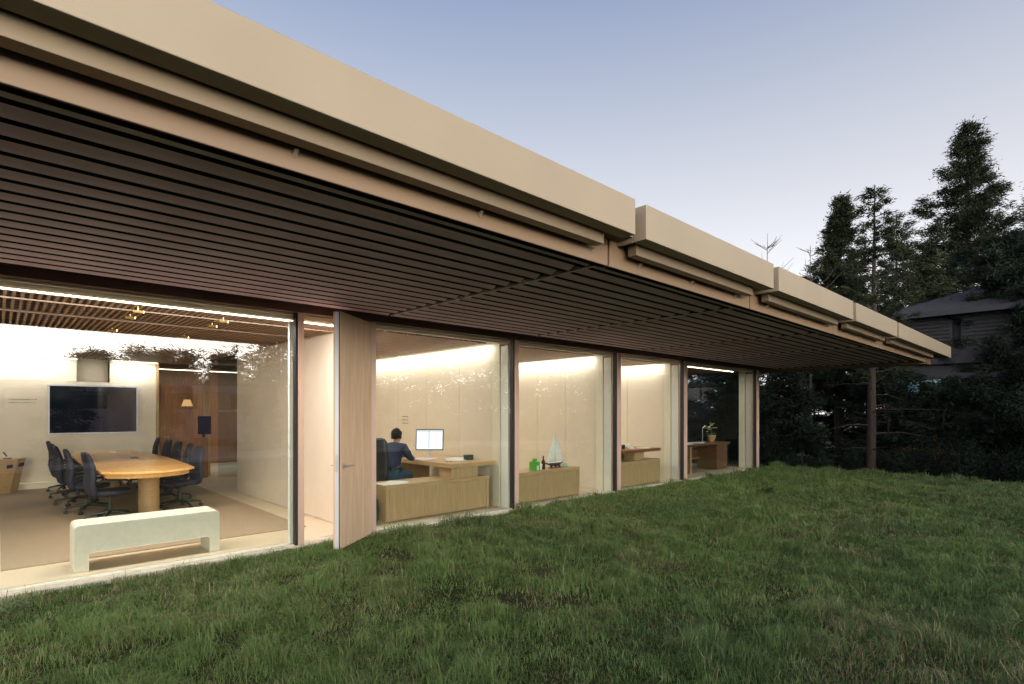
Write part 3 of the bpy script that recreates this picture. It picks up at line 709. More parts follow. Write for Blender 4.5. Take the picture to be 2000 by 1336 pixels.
def desk(x0, x1, y0, y1, z, m, label, ped):
    t_ = thing('desk', ((x0 + x1) / 2, (y0 + y1) / 2, 0), label, 'desk')
    build('desktop', MB().box(x0, x1, y0, y1, z - 0.07, z), m, t_, 0.003)
    px0, px1, py0, py1, pz = ped
    build('pedestal', MB().box(px0, px1, py0, py1, pz, z - 0.071), M_['oak'], t_, 0.002)
    build('far_leg', MB().box(x0 + .1, x1 - .05, y1 - 0.1, y1 - 0.04, 0, z - 0.071), M_['oak'], t_, 0.002)
    return t_
sideboard(4.065, 6.03, 6.96, 7.50, 0.535, M_['oak'], 'long oak sideboard in the first office, next to the open door')
desk(5.225, 6.18, 6.955, 8.95, 0.775, M_['oakh'], 'oak desk with computer in the first office', (5.29, 5.83, 7.02, 7.35, 0.536))
# papers, bag
def paper(x, y, z, a, label, w=0.21, h=0.30, n=3):
    t_ = thing('paper_stack', (x, y, z), label, 'papers')
    for k in range(n):
        build('sheet', MB().obox((x + k * .03, y + k * 0.012, z + 0.002 + k * 0.002), (w / 2, h / 2, 0.0009), Matrix.Rotation(a + k * 0.35, 3, 'Z')), M_['paper'], t_)
paper(4.28, 7.16, 0.536, 1.5, 'loose white papers on the left end of the first sideboard', 0.3, 0.42)
paper(5.42, 8.05, 0.776, 0.3, 'spread white papers on the desk before the seated man', 0.25, 0.35, 4)
paper(5.72, 7.50, 0.776, 0.9, 'white sheets beside the green box on the desk', 0.22, 0.3, 3)
bg_ = thing('backpack', (3.94, 7.16, 0), 'dark green backpack leaning on the left side of the first sideboard', 'bag')
build('pack', MB().loft([[(3.93 + a * math.cos(2 * math.pi * j / 14), 7.14 + b * math.sin(2 * math.pi * j / 14), z) for j in range(14)] for z, a, b in ((0.002, .07, .10), (0.05, .10, .14), (0.2, .105, .145), (0.32, .085, .12), (0.40, .045, .07), (0.42, .01, .02))]), M_['darkgreen'], bg_, smooth=True)
build('strap', MB().tube([(3.92, 7.02, 0.34), (3.88, 6.985, 0.25), (3.89, 6.99, 0.10), (3.92, 7.03, 0.05)], 0.010, 6), M_['plastic'], bg_)
# monitor
mo = thing('computer_monitor', (5.62, 7.90, 0.775), 'large lit desktop monitor showing two white pages', 'monitor')
a = Vector((0.70, -0.714, 0)).normalized()                   # along the width of the screen, left to right as seen
nrm = Vector((a.y, -a.x, 0))                                   # towards the viewer
upv = (Vector((0, 0, 1)) - nrm * 0.10).normalized()
MM = Matrix((a, nrm, upv)).transposed(); mc = Vector((5.53, 7.98, 1.115))
build('bezel', MB().obox(mc, (0.245, 0.012, 0.185), MM), M_['plastic'], mo, 0.003)
build('screen', MB().obox(mc + nrm * 0.0135, (0.228, 0.001, 0.165), MM), M_['page'], mo)
ln = MB(); ln.obox(mc + nrm * 0.0152 - a * 0.01, (0.006, 0.0006, 0.148), MM).obox(mc + nrm * 0.0152 + upv * 0.150 , (0.222, 0.0006, 0.004), MM)
for k in range(14): ln.obox(mc + nrm * 0.0152 - a * (0.125 + 0.012 * (k % 3)) + upv * (0.12 - k * 0.018), (0.07 - 0.012 * (k % 3), 0.0005, 0.0012), MM)
build('page_text', ln, M_['pageline'], mo)
build('stand', MB().tube([mc - nrm * 0.02 - upv * 0.1, mc - nrm * 0.09 - upv * 0.22, Vector((mc.x - nrm.x * .09, mc.y - nrm.y * .09, 0.79))], 0.016, 8).obox((mc.x - nrm.x * .07, mc.y - nrm.y * .07, 0.783), (0.11, 0.08, 0.006), MM), M_['alu'], mo)
# things on the desk
bx = thing('box', (5.92, 7.42, 0.775), 'dark green box on the right part of the first desk', 'box')
build('body', MB().box(5.86, 5.99, 7.33, 7.44, 0.776, 0.845), M_['darkgreen'], bx, 0.004); build('lid', MB().box(5.857, 5.993, 7.327, 7.443, 0.846, 0.862), M_['darkgreen'], bx, 0.003)
cbw = thing('cable_pile', (5.8, 7.75, 0.775), 'tangle of white cables at the foot of the monitor', 'cables'); rg = random.Random(3)
for k in range(3):
    pts = [(5.70 + 0.10 * math.sin(j * 1.1 + k) + 0.02 * j, 7.72 + 0.07 * math.cos(j * 1.7 + k * 2) - 0.01 * j, 0.786 + 0.012 * abs(math.sin(j + k))) for j in range(14)]
    build('cable', MB().tube(pts, 0.005, 6), M_['paper'], cbw, smooth=True)
gl = thing('eyeglasses', (5.42, 7.3, 0.775), 'black folded eyeglasses near the front edge of the desk', 'glasses')
gm = MB()
for c_ in ((5.42, 7.32), (5.47, 7.28)): gm.tube([(c_[0] + .02 * math.cos(j * math.pi / 5), c_[1] + .02 * math.sin(j * math.pi / 5), 0.781) for j in range(11)], 0.003, 5)
build('frame', gm, M_['black'], gl)
dp = thing('desk_telephone', (5.25, 8.55, 0.775), 'black office telephone behind the seated man', 'telephone')
build('base', MB().obox((5.42, 8.62, 0.83), (0.10, 0.09, 0.012), Matrix.Rotation(R(-35), 3, 'Y')), M_['plastic'], dp, 0.004)
build('handset', MB().tube([(5.33, 8.50, 0.83), (5.345, 8.52, 0.90), (5.41, 8.55, 0.97), (5.44, 8.56, 0.955)], [0.022, 0.014, 0.014, 0.022], 8), M_['plastic'], dp, smooth=True)

# executive chair of the seated man
ec = thing('executive_chair', (4.57, 7.99, 0), 'tall black leather office chair under the seated man', 'chair'); ca_ = R(38)
def rz_(p): return (4.57 + p[0] * math.cos(ca_) - p[1] * math.sin(ca_), 7.99 + p[0] * math.sin(ca_) + p[1] * math.cos(ca_), p[2])
def ringy(cx, z, w, tx, n=18, p=3.4):
    return [rz_((cx + tx * math.copysign(abs(math.cos(b)) ** (2 / p), math.cos(b)), w * math.copysign(abs(math.sin(b)) ** (2 / p), math.sin(b)), z)) for b in (2 * math.pi * j / n for j in range(n))]
build('backrest', MB().loft([ringy(x, z, w, tx) for x, z, w, tx in ((-0.21, .42, .20, .04), (-0.23, .50, .22, .06), (-.24, .75, .235, .06), (-.27, 1.0, .23, .055), (-.295, 1.13, .22, .05), (-.30, 1.175, .19, .035), (-.30, 1.19, .14, .015))]), M_['leather'], ec, smooth=True)
build('seat', MB().loft([ringy(0.03, z, w, w) for z, w in ((.40, .22), (.42, .26), (.48, .265), (.505, .24), (.51, .17))]), M_['leather'], ec, smooth=True)
for s_ in (-1, 1): build('armrest', MB().tube([rz_(p) for p in ((-.2, s_ * .27, .68), (.05, s_ * .30, .70), (.18, s_ * .30, .66), (.16, s_ * .28, .48), (.02, s_ * .26, .43))], [.02, .026, .022, .016, .014], 8), M_['leather'], ec, smooth=True)
build('gas_column', MB().lathe([(.03, .10), (.03, .28), (.022, .29), (.022, .40)], rz_((0, 0, 0)), 12), M_['plastic'], ec)
for k in range(5):
    b = 2 * math.pi * k / 5; build('leg', MB().tube([rz_((0, 0, .12)), rz_((.31 * math.cos(b), .31 * math.sin(b), .07))], [.03, .016], 8).tube([rz_((.31 * math.cos(b), .31 * math.sin(b), .03 - .001)), rz_((.31 * math.cos(b) + .03, .31 * math.sin(b), .03))], .028, 10), M_['plastic'], ec)

# ------------------------------------------------------------------ the seated man
pr = thing('person', (4.85, 8.15, 0), 'dark haired man in a navy sweater and jeans working at the first desk', 'person')
PA = R(35)
def pw(p): return (4.79 + p[0] * math.cos(PA) - p[1] * math.sin(PA), 7.98 + p[0] * math.sin(PA) + p[1] * math.cos(PA), p[2] - (0.045 if p[2] > 1.12 else 0))
def skinned(name, verts, edges, radii, m, root=0, sub=2):
    me = bpy.data.meshes.new(name); o_ = ORG[pr.name]
    me.from_pydata([Vector(pw(v)) - o_ for v in verts], edges, []); me.materials.append(m)
    o = _link(bpy.data.objects.new(name, me), pr)
    sk = o.modifiers.new('skin', 'SKIN'); sk.use_smooth_shade = True
    for i, r_ in enumerate(radii):
        me.skin_vertices[0].data[i].radius = r_ if hasattr(r_, '__len__') else (r_, r_)
        me.skin_vertices[0].data[i].use_root = (i == root)
    sb = o.modifiers.new('sub', 'SUBSURF'); sb.levels = sub; sb.render_levels = sub
    return o
# body: pelvis, spine, neck, head, arms with hands, legs.  local +x is where he looks
V = [(-.05, 0, .56), (0.0, 0, .72), (.05, 0, .88), (.09, 0, 1.01), (.125, 0, 1.09), (.155, 0, 1.155), (.17, 0, 1.22), (.18, 0, 1.29),      # 0-7
     (.06, .17, 1.00), (.16, .24, .84), (.42, .14, .80),  (.49, .11, .80),          # left arm 8-11
     (.06, -.17, 1.00), (.12, -.25, .83), (.42, -.19, .80), (.49, -.16, .80),       # right arm 12-15
     (-.02, .09, .55), (.38, .13, .53), (.40, .13, .10), (.49, .13, .045),          # left leg 16-19
     (-.02, -.09, .55), (.38, -.14, .53), (.36, -.14, .10), (.45, -.14, .045)]
Ed = [(0, 1), (1, 2), (2, 3), (3, 4), (4, 5), (5, 6), (6, 7), (3, 8), (8, 9), (9, 10), (10, 11), (3, 12), (12, 13), (13, 14), (14, 15),
      (0, 16), (16, 17), (17, 18), (18, 19), (0, 20), (20, 21), (21, 22), (22, 23)]
Ra = [(.10, .13), (.09, .12), (.09, .12), (.065, .085), .045, (.060, .055), (.088, .072), (.075, .065),
      .035, .032, .028, .026, .035, .032, .028, .026, .085, .062, .042, .035, .085, .062, .042, .035]
skinned('body', V, Ed, Ra, M_['skin'])
for s_, hx, hy in ((1, .49, .11), (-1, .49, -.16)):                  # five fingers on each hand, resting on the keys
    for k, (ly, L) in enumerate(((-.030, .055), (-.011, .068), (.008, .075), (.027, .066))):
        skinned('finger', [(hx - .01, hy + ly, .80), (hx + L * .55, hy + ly * 1.15, .807), (hx + L, hy + ly * 1.2, .788)], [(0, 1), (1, 2)], [.009, .008, .006], M_['skin'], sub=1)
    skinned('thumb', [(hx - .03, hy - s_ * .03, .80), (hx + .0, hy - s_ * .055, .80), (hx + .03, hy - s_ * .058, .790)], [(0, 1), (1, 2)], [.011, .009, .007], M_['skin'], sub=1)
# face
build('nose', MB().add([pw(p) for p in ((.235, 0, 1.265), (.275, 0, 1.222), (.24, .017, 1.215), (.24, -.017, 1.215), (.238, 0, 1.205))], [(0, 1, 2), (0, 3, 1), (1, 4, 2), (1, 3, 4), (0, 2, 4, 3)]), M_['skin'], pr)
for s_ in (-1, 1):
    build('ear', MB().tube([pw((.155, s_ * .074, 1.26)), pw((.150, s_ * .088, 1.245)), pw((.158, s_ * .078, 1.205))], [.010, .014, .008], 8), M_['skin'], pr, smooth=True)
    build('eye', MB().tube([pw((.235, s_ * .030 - .004, 1.252)), pw((.245, s_ * .030 + .004, 1.252))], .008, 8), M_['black'], pr)
    build('eyebrow', MB().tube([pw((.242, s_ * .018, 1.272)), pw((.236, s_ * .045, 1.274))], .004, 6), M_['hair'], pr)
build('mouth', MB().tube([pw((.245, -.02, 1.182)), pw((.249, 0, 1.180)), pw((.245, .02, 1.182))], .004, 6), M_['red'], pr)
hv = []
rg = random.Random(9)
for i in range(9):
    th = math.pi * (i / 8) * 0.62
    ring = []
    for j in range(20):
        ph_ = 2 * math.pi * j / 20; k = 1 + 0.045 * math.sin(5 * ph_ + i) + rg.uniform(-.02, .02)
        x = math.sin(th) * math.cos(ph_); y = math.sin(th) * math.sin(ph_); z = math.cos(th)
        if i > 4 and math.cos(ph_) > 0.45: z = math.cos(math.pi * 0.62 * 4.4 / 8)
        elif i > 6: z -= 0.10 * (i - 6)
        ring.append(pw((.152 + (0.106 * x - .008) * k, 0.090 * y * k, 1.262 + 0.112 * z * k)))
    hv.append(ring)
build('hair', MB().loft(hv), M_['hair'], pr, smooth=True)
skinned('sweater', [(-.045, 0, .60), (0.0, 0, .72), (.05, 0, .88), (.085, 0, 1.01), (.115, 0, 1.075), (.06, .17, 1.00), (.16, .25, .84), (.39, .15, .80), (.06, -.17, 1.00), (.12, -.26, .83), (.38, -.20, .80)],
        [(0, 1), (1, 2), (2, 3), (3, 4), (3, 5), (5, 6), (6, 7), (3, 8), (8, 9), (9, 10)],
        [(.135, .17), (.13, .16), (.14, .175), (.125, .15), .066, .082, .058, .042, .082, .058, .042], M_['sweater'])
skinned('jeans', [(-.05, 0, .56), (-.02, .09, .555), (.37, .13, .54), (.39, .13, .14), (-.02, -.09, .555), (.37, -.14, .54), (.36, -.14, .14)],
        [(0, 1), (1, 2), (2, 3), (0, 4), (4, 5), (5, 6)], [(.14, .165), .105, .080, .062, .105, .080, .062], M_['jeans'])
for s_ in (-1, 1):
    build('shoe', MB().loft([[pw((.40 + .03 * (s_ > 0) + dx, s_ * .135 + w * math.cos(b), .003 + h_ * (0.5 + 0.5 * math.sin(b)))) for b in (2 * math.pi * j / 10 for j in range(10))] for dx, w, h_ in ((-.08, .03, .06), (-.05, .045, .095), (.02, .045, .09), (.12, .05, .06), (.17, .03, .035))]), M_['black'], pr, smooth=True)

# ------------------------------------------------------------------ second office
sideboard(6.50, 8.235, 6.82, 7.32, 0.535, M_['oak'], 'oak sideboard in the second office, holding the model sailboat')
desk(6.36, 7.60, 8.00, 8.75, 0.775, M_['oakh'], 'oak desk half hidden behind the post in the second office', (6.5, 6.9, 8.1, 8.5, 0))
paper(7.05, 8.2, 0.776, 0.5, 'white papers on the desk in the second office')
gb = thing('carton', (7.16, 6.93, 0.535), 'bright green carton at the left of the model boat', 'carton')
build('box', MB().box(7.05, 7.165, 6.86, 7.02, 0.536, 0.70), M_['green'], gb, 0.003)
build('label_patch', MB().box(7.085, 7.13, 6.857, 6.8595, 0.55, 0.63), M_['paper'], gb); build('flap', MB().obox((7.107, 6.94, 0.725), (0.055, 0.006, 0.03), Matrix.Rotation(0.3, 3, 'X')), M_['green'], gb)
gb2 = tag(build('cup', MB().lathe([(.025, 0), (.03, .03), (.036, .11), (.030, .11), (.026, .03), (.02, .01)], (7.27, 6.95, .536), 16), M_['paper'], origin=(7.27, 6.95, .536), smooth=True), 'white paper cup between the green carton and the brown bottle', 'cup')
tag(build('bottle', MB().lathe([(.034, 0), (.036, .01), (.036, .13), (.030, .155), (.014, .18), (.012, .235), (.014, .24), (.013, .25)], (7.40, 7.00, .536), 18), M_['bottle'], origin=(7.40, 7.0, .536), smooth=True), 'brown glass bottle between the carton and the model boat', 'bottle')
sb_ = thing('model_sailboat', (7.75, 7.03, .535), 'model sailboat with tall white sails on its stand', 'model boat')
bx0, by0, bz0 = 7.76, 7.04, 0.60
hr = []
for k in range(9):
    s_ = k / 8; x = bx0 - .26 + .50 * s_; w = .052 * math.sin(math.pi * min(1, .08 + s_ * 0.95)) + .003; dpt_ = .055 * math.sin(math.pi * (0.1 + 0.8 * s_)) + .01
    hr.append([(x, by0 + w * math.cos(b), bz0 + .035 + .012 * (2 * s_ - 1) ** 2 + (dpt_ * min(0, math.sin(b)))) for b in (2 * math.pi * j / 12 for j in range(12))])
build('hull', MB().loft(hr), M_['hull'], sb_, smooth=False)
build('deck_stripe', MB().box(bx0 - .22, bx0 + .2, by0 - .040, by0 + .040, bz0 + .0365, bz0 + .042), M_['paper'], sb_)
build('keel', MB().add([(bx0 - .05, by0 - .004, bz0), (bx0 + .10, by0 - .004, bz0), (bx0 + .06, by0 - .004, bz0 - .05), (bx0, by0 - .004, bz0 - .05), (bx0 - .05, by0 + .004, bz0), (bx0 + .10, by0 + .004, bz0), (bx0 + .06, by0 + .004, bz0 - .05), (bx0, by0 + .004, bz0 - .05)], [(0, 3, 2, 1), (4, 5, 6, 7), (0, 1, 5, 4), (1, 2, 6, 5), (2, 3, 7, 6), (3, 0, 4, 7)]), M_['red'], sb_)
build('mast', MB().tube([(bx0 + .02, by0, bz0 + .03), (bx0 + .02, by0, bz0 + .60)], .0045, 6), M_['oakh'], sb_)
def sail(pts, thick=.002):
    n = 8; A, B, C = [Vector(p) for p in pts]; mb = MB(); rows = []
    for i in range(n + 1):
        row = []
        for j in range(n + 1 - i):
            u, v = i / n, j / n; p = A * (1 - u - v) + B * u + C * v; p.y -= 0.03 * math.sin(math.pi * min(1, u + v)) * (1 - u); row.append(p)
        rows.append(row)
    idx = {}; c = 0; vs = []
    for i, r_ in enumerate(rows):
        for j, p in enumerate(r_): idx[i, j] = c; vs.append(p); c += 1
    fs = []
    for i in range(n):
        for j in range(n - i):
            fs.append((idx[i, j], idx[i + 1, j], idx[i, j + 1]))
            if j < n - i - 1: fs.append((idx[i + 1, j], idx[i + 1, j + 1], idx[i, j + 1]))
    mb.add(vs, fs); return mb
for nm, pts in (('mainsail', [(bx0 + .01, by0, bz0 + .60), (bx0 - .23, by0, bz0 + .07), (bx0 + .01, by0, bz0 + .07)]), ('jib', [(bx0 + .03, by0, bz0 + .55), (bx0 + .035, by0, bz0 + .09), (bx0 + .23, by0, bz0 + .06)])):
    o = build(nm, sail(pts), M_['sail'], sb_, smooth=True); so_ = o.modifiers.new('th', 'SOLIDIFY'); so_.thickness = 0.0025
build('stand', MB().box(bx0 - .16, bx0 + .18, by0 - .035, by0 + .035, .536, .546).box(bx0 - .10, bx0 - .09, by0 - .03, by0 + .03, .546, .60).box(bx0 + .12, bx0 + .13, by0 - .03, by0 + .03, .546, .60), M_['walnut'], sb_)
tag(build('bowl', MB().lathe([(.03, 0), (.05, .02), (.058, .065), (.052, .065), (.04, .02)], (8.03, 7.02, .536), 16), M_['teal'], origin=(8.03, 7.02, .536), smooth=True), 'teal cup at the right of the model sailboat', 'cup')
ct = thing('office_chair', (7.0, 9.0, 0), 'grey green chair back behind the desk in the second office', 'chair')
build('backrest', MB().obox((7.05, 8.95, 0.82), (0.26, 0.03, 0.12), Matrix.Rotation(-0.1, 3, 'X')), M_['darkgreen'], ct, 0.02)
build('seat', MB().box(6.8, 7.3, 8.95, 9.4, .42, .48), M_['darkgreen'], ct, 0.02); build('gas_column', MB().box(7.03, 7.07, 9.13, 9.17, .03, .42), M_['plastic'], ct)
for k in range(4): build('leg', MB().tube([(7.05, 9.15, .06), (7.05 + .28 * math.cos(k * 1.57), 9.15 + .28 * math.sin(k * 1.57), .03)], .02, 6), M_['plastic'], ct)
# ------------------------------------------------------------------ third office
sideboard(9.30, 11.10, 6.80, 7.30, 0.535, M_['oak'], 'oak sideboard in the third office under the red brown desk', 2)
desk(9.35, 11.22, 6.86, 7.50, 0.775, M_['reddesk'], 'red brown desk in the third office', (10.25, 10.62, 6.92, 7.2, .536))
cm = thing('camera', (9.78, 7.2, .775), 'black camera with lens lying on the red brown desk', 'camera')
build('camera_body', MB().box(9.68, 9.84, 7.12, 7.20, .776, .875), M_['plastic'], cm, .008); build('lens', MB().tube([(9.76, 7.119, .82), (9.76, 7.02, .82)], .038, 14), M_['plastic'], cm); build('viewfinder', MB().box(9.73, 9.79, 7.13, 7.19, .876, .90), M_['plastic'], cm, .004)
cl_ = thing('camera_bag', (9.55, 7.3, .775), 'crumpled black bag at the left end of the red brown desk', 'bag')
build('bag_body', MB().loft([[(9.62 + a_ * math.cos(b), 7.32 + .08 * math.sin(b) * a_ / .12, z) for b in (2 * math.pi * j / 12 for j in range(12))] for z, a_ in ((.776, .10), (.81, .13), (.87, .12), (.91, .07), (.93, .02))]), M_['leather'], cl_, smooth=True); build('strap', MB().tube([(9.53, 7.26, .88), (9.56, 7.24, .95), (9.68, 7.24, .95), (9.71, 7.26, .88)], .008, 6), M_['plastic'], cl_)
for k, (x, lab) in enumerate(((10.05, 'dark mug left of the white telephone'), (10.22, 'black mug touching the white telephone'))):
    t_ = thing('mug', (x, 7.2, .775), lab, 'mug', 'dark mugs on the red brown desk'); build('cup', MB().lathe([(.038, 0), (.042, .09), (.036, .09), (.034, .01)], (x, 7.2, .776), 14), M_['plastic'], t_, smooth=True); build('handle', MB().tube([(x + .04, 7.2, .80), (x + .065, 7.2, .82), (x + .04, 7.2, .85)], .006, 6), M_['plastic'], t_)
wp = thing('white_telephone', (10.45, 7.18, .775), 'white telephone on the red brown desk', 'telephone')
build('base', MB().obox((10.42, 7.16, .81), (.08, .09, .014), Matrix.Rotation(R(35), 3, 'X')), M_['paper'], wp, .004); build('handset', MB().box(10.33, 10.37, 7.09, 7.22, .83, .89), M_['paper'], wp, .01)
paper(10.78, 7.05, .776, .2, 'white papers at the right end of the red brown desk')
mo3 = thing('dark_monitor', (9.28, 7.4, .775), 'dark monitor edge beside the post in the third office', 'monitor')
build('screen', MB().box(9.24, 9.44, 7.40, 7.43, .83, 1.12), M_['plastic'], mo3, .004); build('stand', MB().box(9.32, 9.36, 7.42, 7.45, .776, .84).box(9.26, 9.42, 7.36, 7.5, .776, .784), M_['plastic'], mo3)
# ------------------------------------------------------------------ fourth office
d4 = thing('desk', (13.6, 7.4, 0), 'dark walnut desk with drawers in the corner office', 'desk')
build('desktop', MB().box(12.0, 15.2, 7.05, 7.75, .70, .755), M_['walnut'], d4, .003)
build('drawer_pedestal', MB().box(12.05, 13.0, 7.10, 7.70, .0, .698), M_['walnut'], d4, .002)
for k in range(3): build('drawer', MB().box(12.07, 12.98, 7.08, 7.098, .03 + k * .225, .24 + k * .225), M_['walnut'], d4, .002)
build('side_board', MB().box(13.002, 13.06, 7.08, 7.72, 0, .698), M_['oak'], d4)
build('shelf', MB().box(13.07, 14.5, 7.6, 7.72, .28, .34).box(13.07, 14.5, 7.66, 7.74, .345, .60), M_['walnut'], d4)
build('far_pedestal', MB().box(14.52, 15.15, 7.12, 7.70, 0, .698), M_['walnut'], d4, .002)
paper(13.15, 7.35, .757, .1, 'white papers along the dark walnut desk', .30, .42, 4); paper(13.9, 7.4, .757, .4, 'open white sheets at the middle of the walnut desk', .30, .42, 3)
lm = thing('desk_lamp', (14.35, 7.45, .755), 'thin white desk lamp on the walnut desk beside the flower pot', 'lamp')
build('base', MB().lathe([(.05, 0), (.05, .012)], (14.35, 7.45, .756), 14), M_['alu'], lm); build('stem', MB().tube([(14.35, 7.45, .768), (14.35, 7.45, 1.15)], .006, 6), M_['alu'], lm); build('lamp_arm', MB().tube([(14.35, 7.45, 1.15), (14.45, 7.42, 1.22)], .012, 6), M_['paper'], lm)
fp = thing('potted_orchid', (14.78, 7.40, .755), 'pale flowering plant in a clay pot at the end of the walnut desk', 'potted plant')
build('pot', MB().lathe([(.07, 0), (.09, .03), (.11, .16), (.12, .165), (.12, .19), (.10, .19), (.09, .15)], (14.78, 7.40, .756), 18), mat('clay_pot', (.45, .26, .14), .8, .1), fp)
rg = random.Random(5); M_['petal'] = mat('cream_petal', (.75, .70, .42), .6, .1)
for k in range(4): build('stem', MB().tube([(14.78, 7.40, .90), (14.76 - .03 * k, 7.40 - .02 * k, 1.05), (14.72 - .05 * k, 7.38, 1.2 - .02 * k)], .005, 5), M_['weed2'], fp)
for k in range(26):
    c_ = Vector((14.68 + rg.gauss(0, .09), 7.38 + rg.gauss(0, .05), 1.18 + rg.gauss(0, .055))); build('flower', MB().lathe([(.004, -.012), (.026, 0), (.030, .008), (.006, .003)], c_, 7), M_['petal'], fp)
for k in range(7):
    a_ = k * .9; build('leaf', MB().add([(14.78, 7.40, .93), (14.78 + .09 * math.cos(a_) + .02, 7.40 + .09 * math.sin(a_), 1.0), (14.78 + .17 * math.cos(a_), 7.40 + .17 * math.sin(a_), .97), (14.78 + .09 * math.cos(a_) - .02, 7.40 + .09 * math.sin(a_) + .02, 1.0)], [(0, 1, 2, 3)]), M_['weed2'], fp)

# ------------------------------------------------------------------ trees
def conifer(name, loc, H, Rmax, label, cat='tree', group=None, seed=1, base=0.12, leafn=20000, leaf=0.16, limbs_per_m=5.5, m=None,
            trunk_r=0.2, droop=0.15, sparse=1.0, power=0.85, bare_low=0, shape=None, clump=0.22):
    rg = np.random.RandomState(seed); m = m or M_['needles']
    t_ = thing(name, loc, label, cat, group); L0 = np.array([0., 0, 0])
    lean = rg.normal(0, 0.006, 2)
    tz = np.linspace(0, H, 14)
    wob = np.cumsum(rg.normal(0, 0.012, (14, 2)), 0)
    pts = [(wob[i, 0] + lean[0] * z, wob[i, 1] + lean[1] * z, z) for i, z in enumerate(tz)]
    rad = [max(0.012, trunk_r * (1.25 if i == 0 else 1) * (1 - z / H) ** 0.8) for i, z in enumerate(tz)]
    tr = build('trunk', MB().tube(pts, rad, 10), M_['bark'], t_, smooth=True, local=True)
    # limbs
    nl = int(H * (1 - base) * limbs_per_m)
    u = np.clip((np.arange(nl) + rg.rand(nl) * 1.6) / nl, 0, 1) ** 0.95
    zz = H * (base + (0.985 - base) * u); az = rg.normal(0, 0.35, nl) + np.arange(nl) * 2.4
    s = (zz / H - base) / (1 - base)
    prof = shape(s) if shape else (1 - s) ** power * np.clip(s * 5 + 0.55, 0, 1)
    Ln = Rmax * prof * (0.62 + 0.5 * rg.rand(nl) ** 1.3) + 0.12
    mbb = MB(); C = []; D = []; Wt = []
    for i in range(nl):
        L = Ln[i]; d = np.array([np.cos(az[i]), np.sin(az[i])]); x0 = np.interp(zz[i], tz, [p[0] for p in pts]); y0 = np.interp(zz[i], tz, [p[1] for p in pts])
        rise = 0.35 * s[i] - droop * (1 - s[i])
        q = []
        for k in range(5):
            v = k / 4; q.append((x0 + d[0] * L * v, y0 + d[1] * L * v, zz[i] + L * (rise * v - 0.12 * v * (1 - v) * 2 + 0.10 * v * v)))
        mbb.tube(q, [0.018 + 0.012 * L, 0.012 + 0.008 * L, 0.010 + 0.005 * L, 0.008, 0.004], 4, cap=False)
        q = np.array(q); nc = max(2, int(L * 3.6 * sparse + rg.rand()))
        for c in range(nc):
            v = rg.uniform(0.10, 1.0); p0 = q[min(3, int(v * 4))] * (1 - (v * 4) % 1) + q[min(4, int(v * 4) + 1)] * ((v * 4) % 1)
            sw = 0.30 * L * (1.05 - v) + 0.06
            off = rg.normal(0, sw * 0.6); C.append(p0 + np.array([-d[1] * off, d[0] * off, -abs(off) * 0.35 - abs(rg.normal(0, 0.05 + 0.05 * L))])); D.append([d[0] - d[1] * off * 0.6, d[1] + d[0] * off * 0.6, rise * 0.6]); Wt.append(0.6 + rg.rand())
    if bare_low:
        for k in range(bare_low):
            z = H * base * rg.uniform(0.15, 1.0); a = rg.uniform(0, 6.28); L = rg.uniform(0.6, 2.2); c, sn = math.cos(a), math.sin(a)
            mbb.tube([(0, 0, z), (c * L * .5, sn * L * .5, z + 0.05 + rg.normal(0, .05)), (c * L, sn * L, z - 0.1 + rg.normal(0, .12))], [0.022, 0.014, 0.005], 4, cap=False)
    tag(build('limbs', mbb, M_['bark'] if not sparse < 0.2 else M_['twig'], tr, local=True), kind='stuff')
    if leafn:
        C = np.array(C); D = np.array(D); Wt = np.array(Wt); D /= np.linalg.norm(D, axis=1)[:, None]
        idx = rg.choice(len(C), leafn, p=Wt / Wt.sum())
        g = rg.normal(0, 1, (leafn, 3)) * np.array([clump, clump, clump * 0.62])
        P = C[idx] + g * (0.6 + 0.5 * rg.rand(leafn)[:, None])
        dr_ = D[idx] + rg.normal(0, 0.55, (leafn, 3)); dr_[:, 2] -= 0.15; dr_ /= np.linalg.norm(dr_, axis=1)[:, None]
        sd_ = np.cross(dr_, rg.normal(0, 1, (leafn, 3))); sd_ /= np.linalg.norm(sd_, axis=1)[:, None] + 1e-6
        ll = leaf * rg.uniform(0.6, 1.3, leafn)[:, None]
        V = np.stack([P - sd_ * ll * 0.14, P + sd_ * ll * 0.14, P + dr_ * ll], 1).reshape(-1, 3)
        F = np.arange(leafn * 3).reshape(-1, 3)
        o = npmesh('foliage', V, F, m, t_); tag(o, kind='stuff')
    return t_

def at(px, w, z):
    u = (px - 1000) / 1065 * w
    return (math.cos(AZ) * w + math.sin(AZ) * u, math.sin(AZ) * w - math.cos(AZ) * u, z)
def top(py, w): return 1.6 + (805 - py) / 1065 * w
G = 'tall evergreens beyond the lawn'
w = 37; conifer('redwood_tree', at(1889, w, -3), top(232, w) + 3, 7.2, 'tallest dark redwood with a straight black trunk, behind the slate roofed house', group=G, seed=3, base=0.28, leafn=150000, leaf=0.22, trunk_r=0.42, limbs_per_m=8.5, clump=0.24, droop=0.18, power=0.95)
w = 40; conifer('redwood_tree', at(2035, w, -3), top(355, w) + 3, 5.2, 'dark redwood cut by the right edge of the picture', group=G, seed=8, base=0.2, leafn=70000, leaf=0.22, trunk_r=0.4, limbs_per_m=8.0, clump=0.24, droop=0.15)
w = 24; conifer('redwood_tree', at(1636, w, -1.6), top(382, w) + 1.6, 2.7, 'dense pointed redwood rising just behind the roof edge', group=G, seed=12, base=0.30, leafn=120000, leaf=0.15, trunk_r=0.20, limbs_per_m=16, clump=0.14, droop=0.10, power=0.9, bare_low=14)
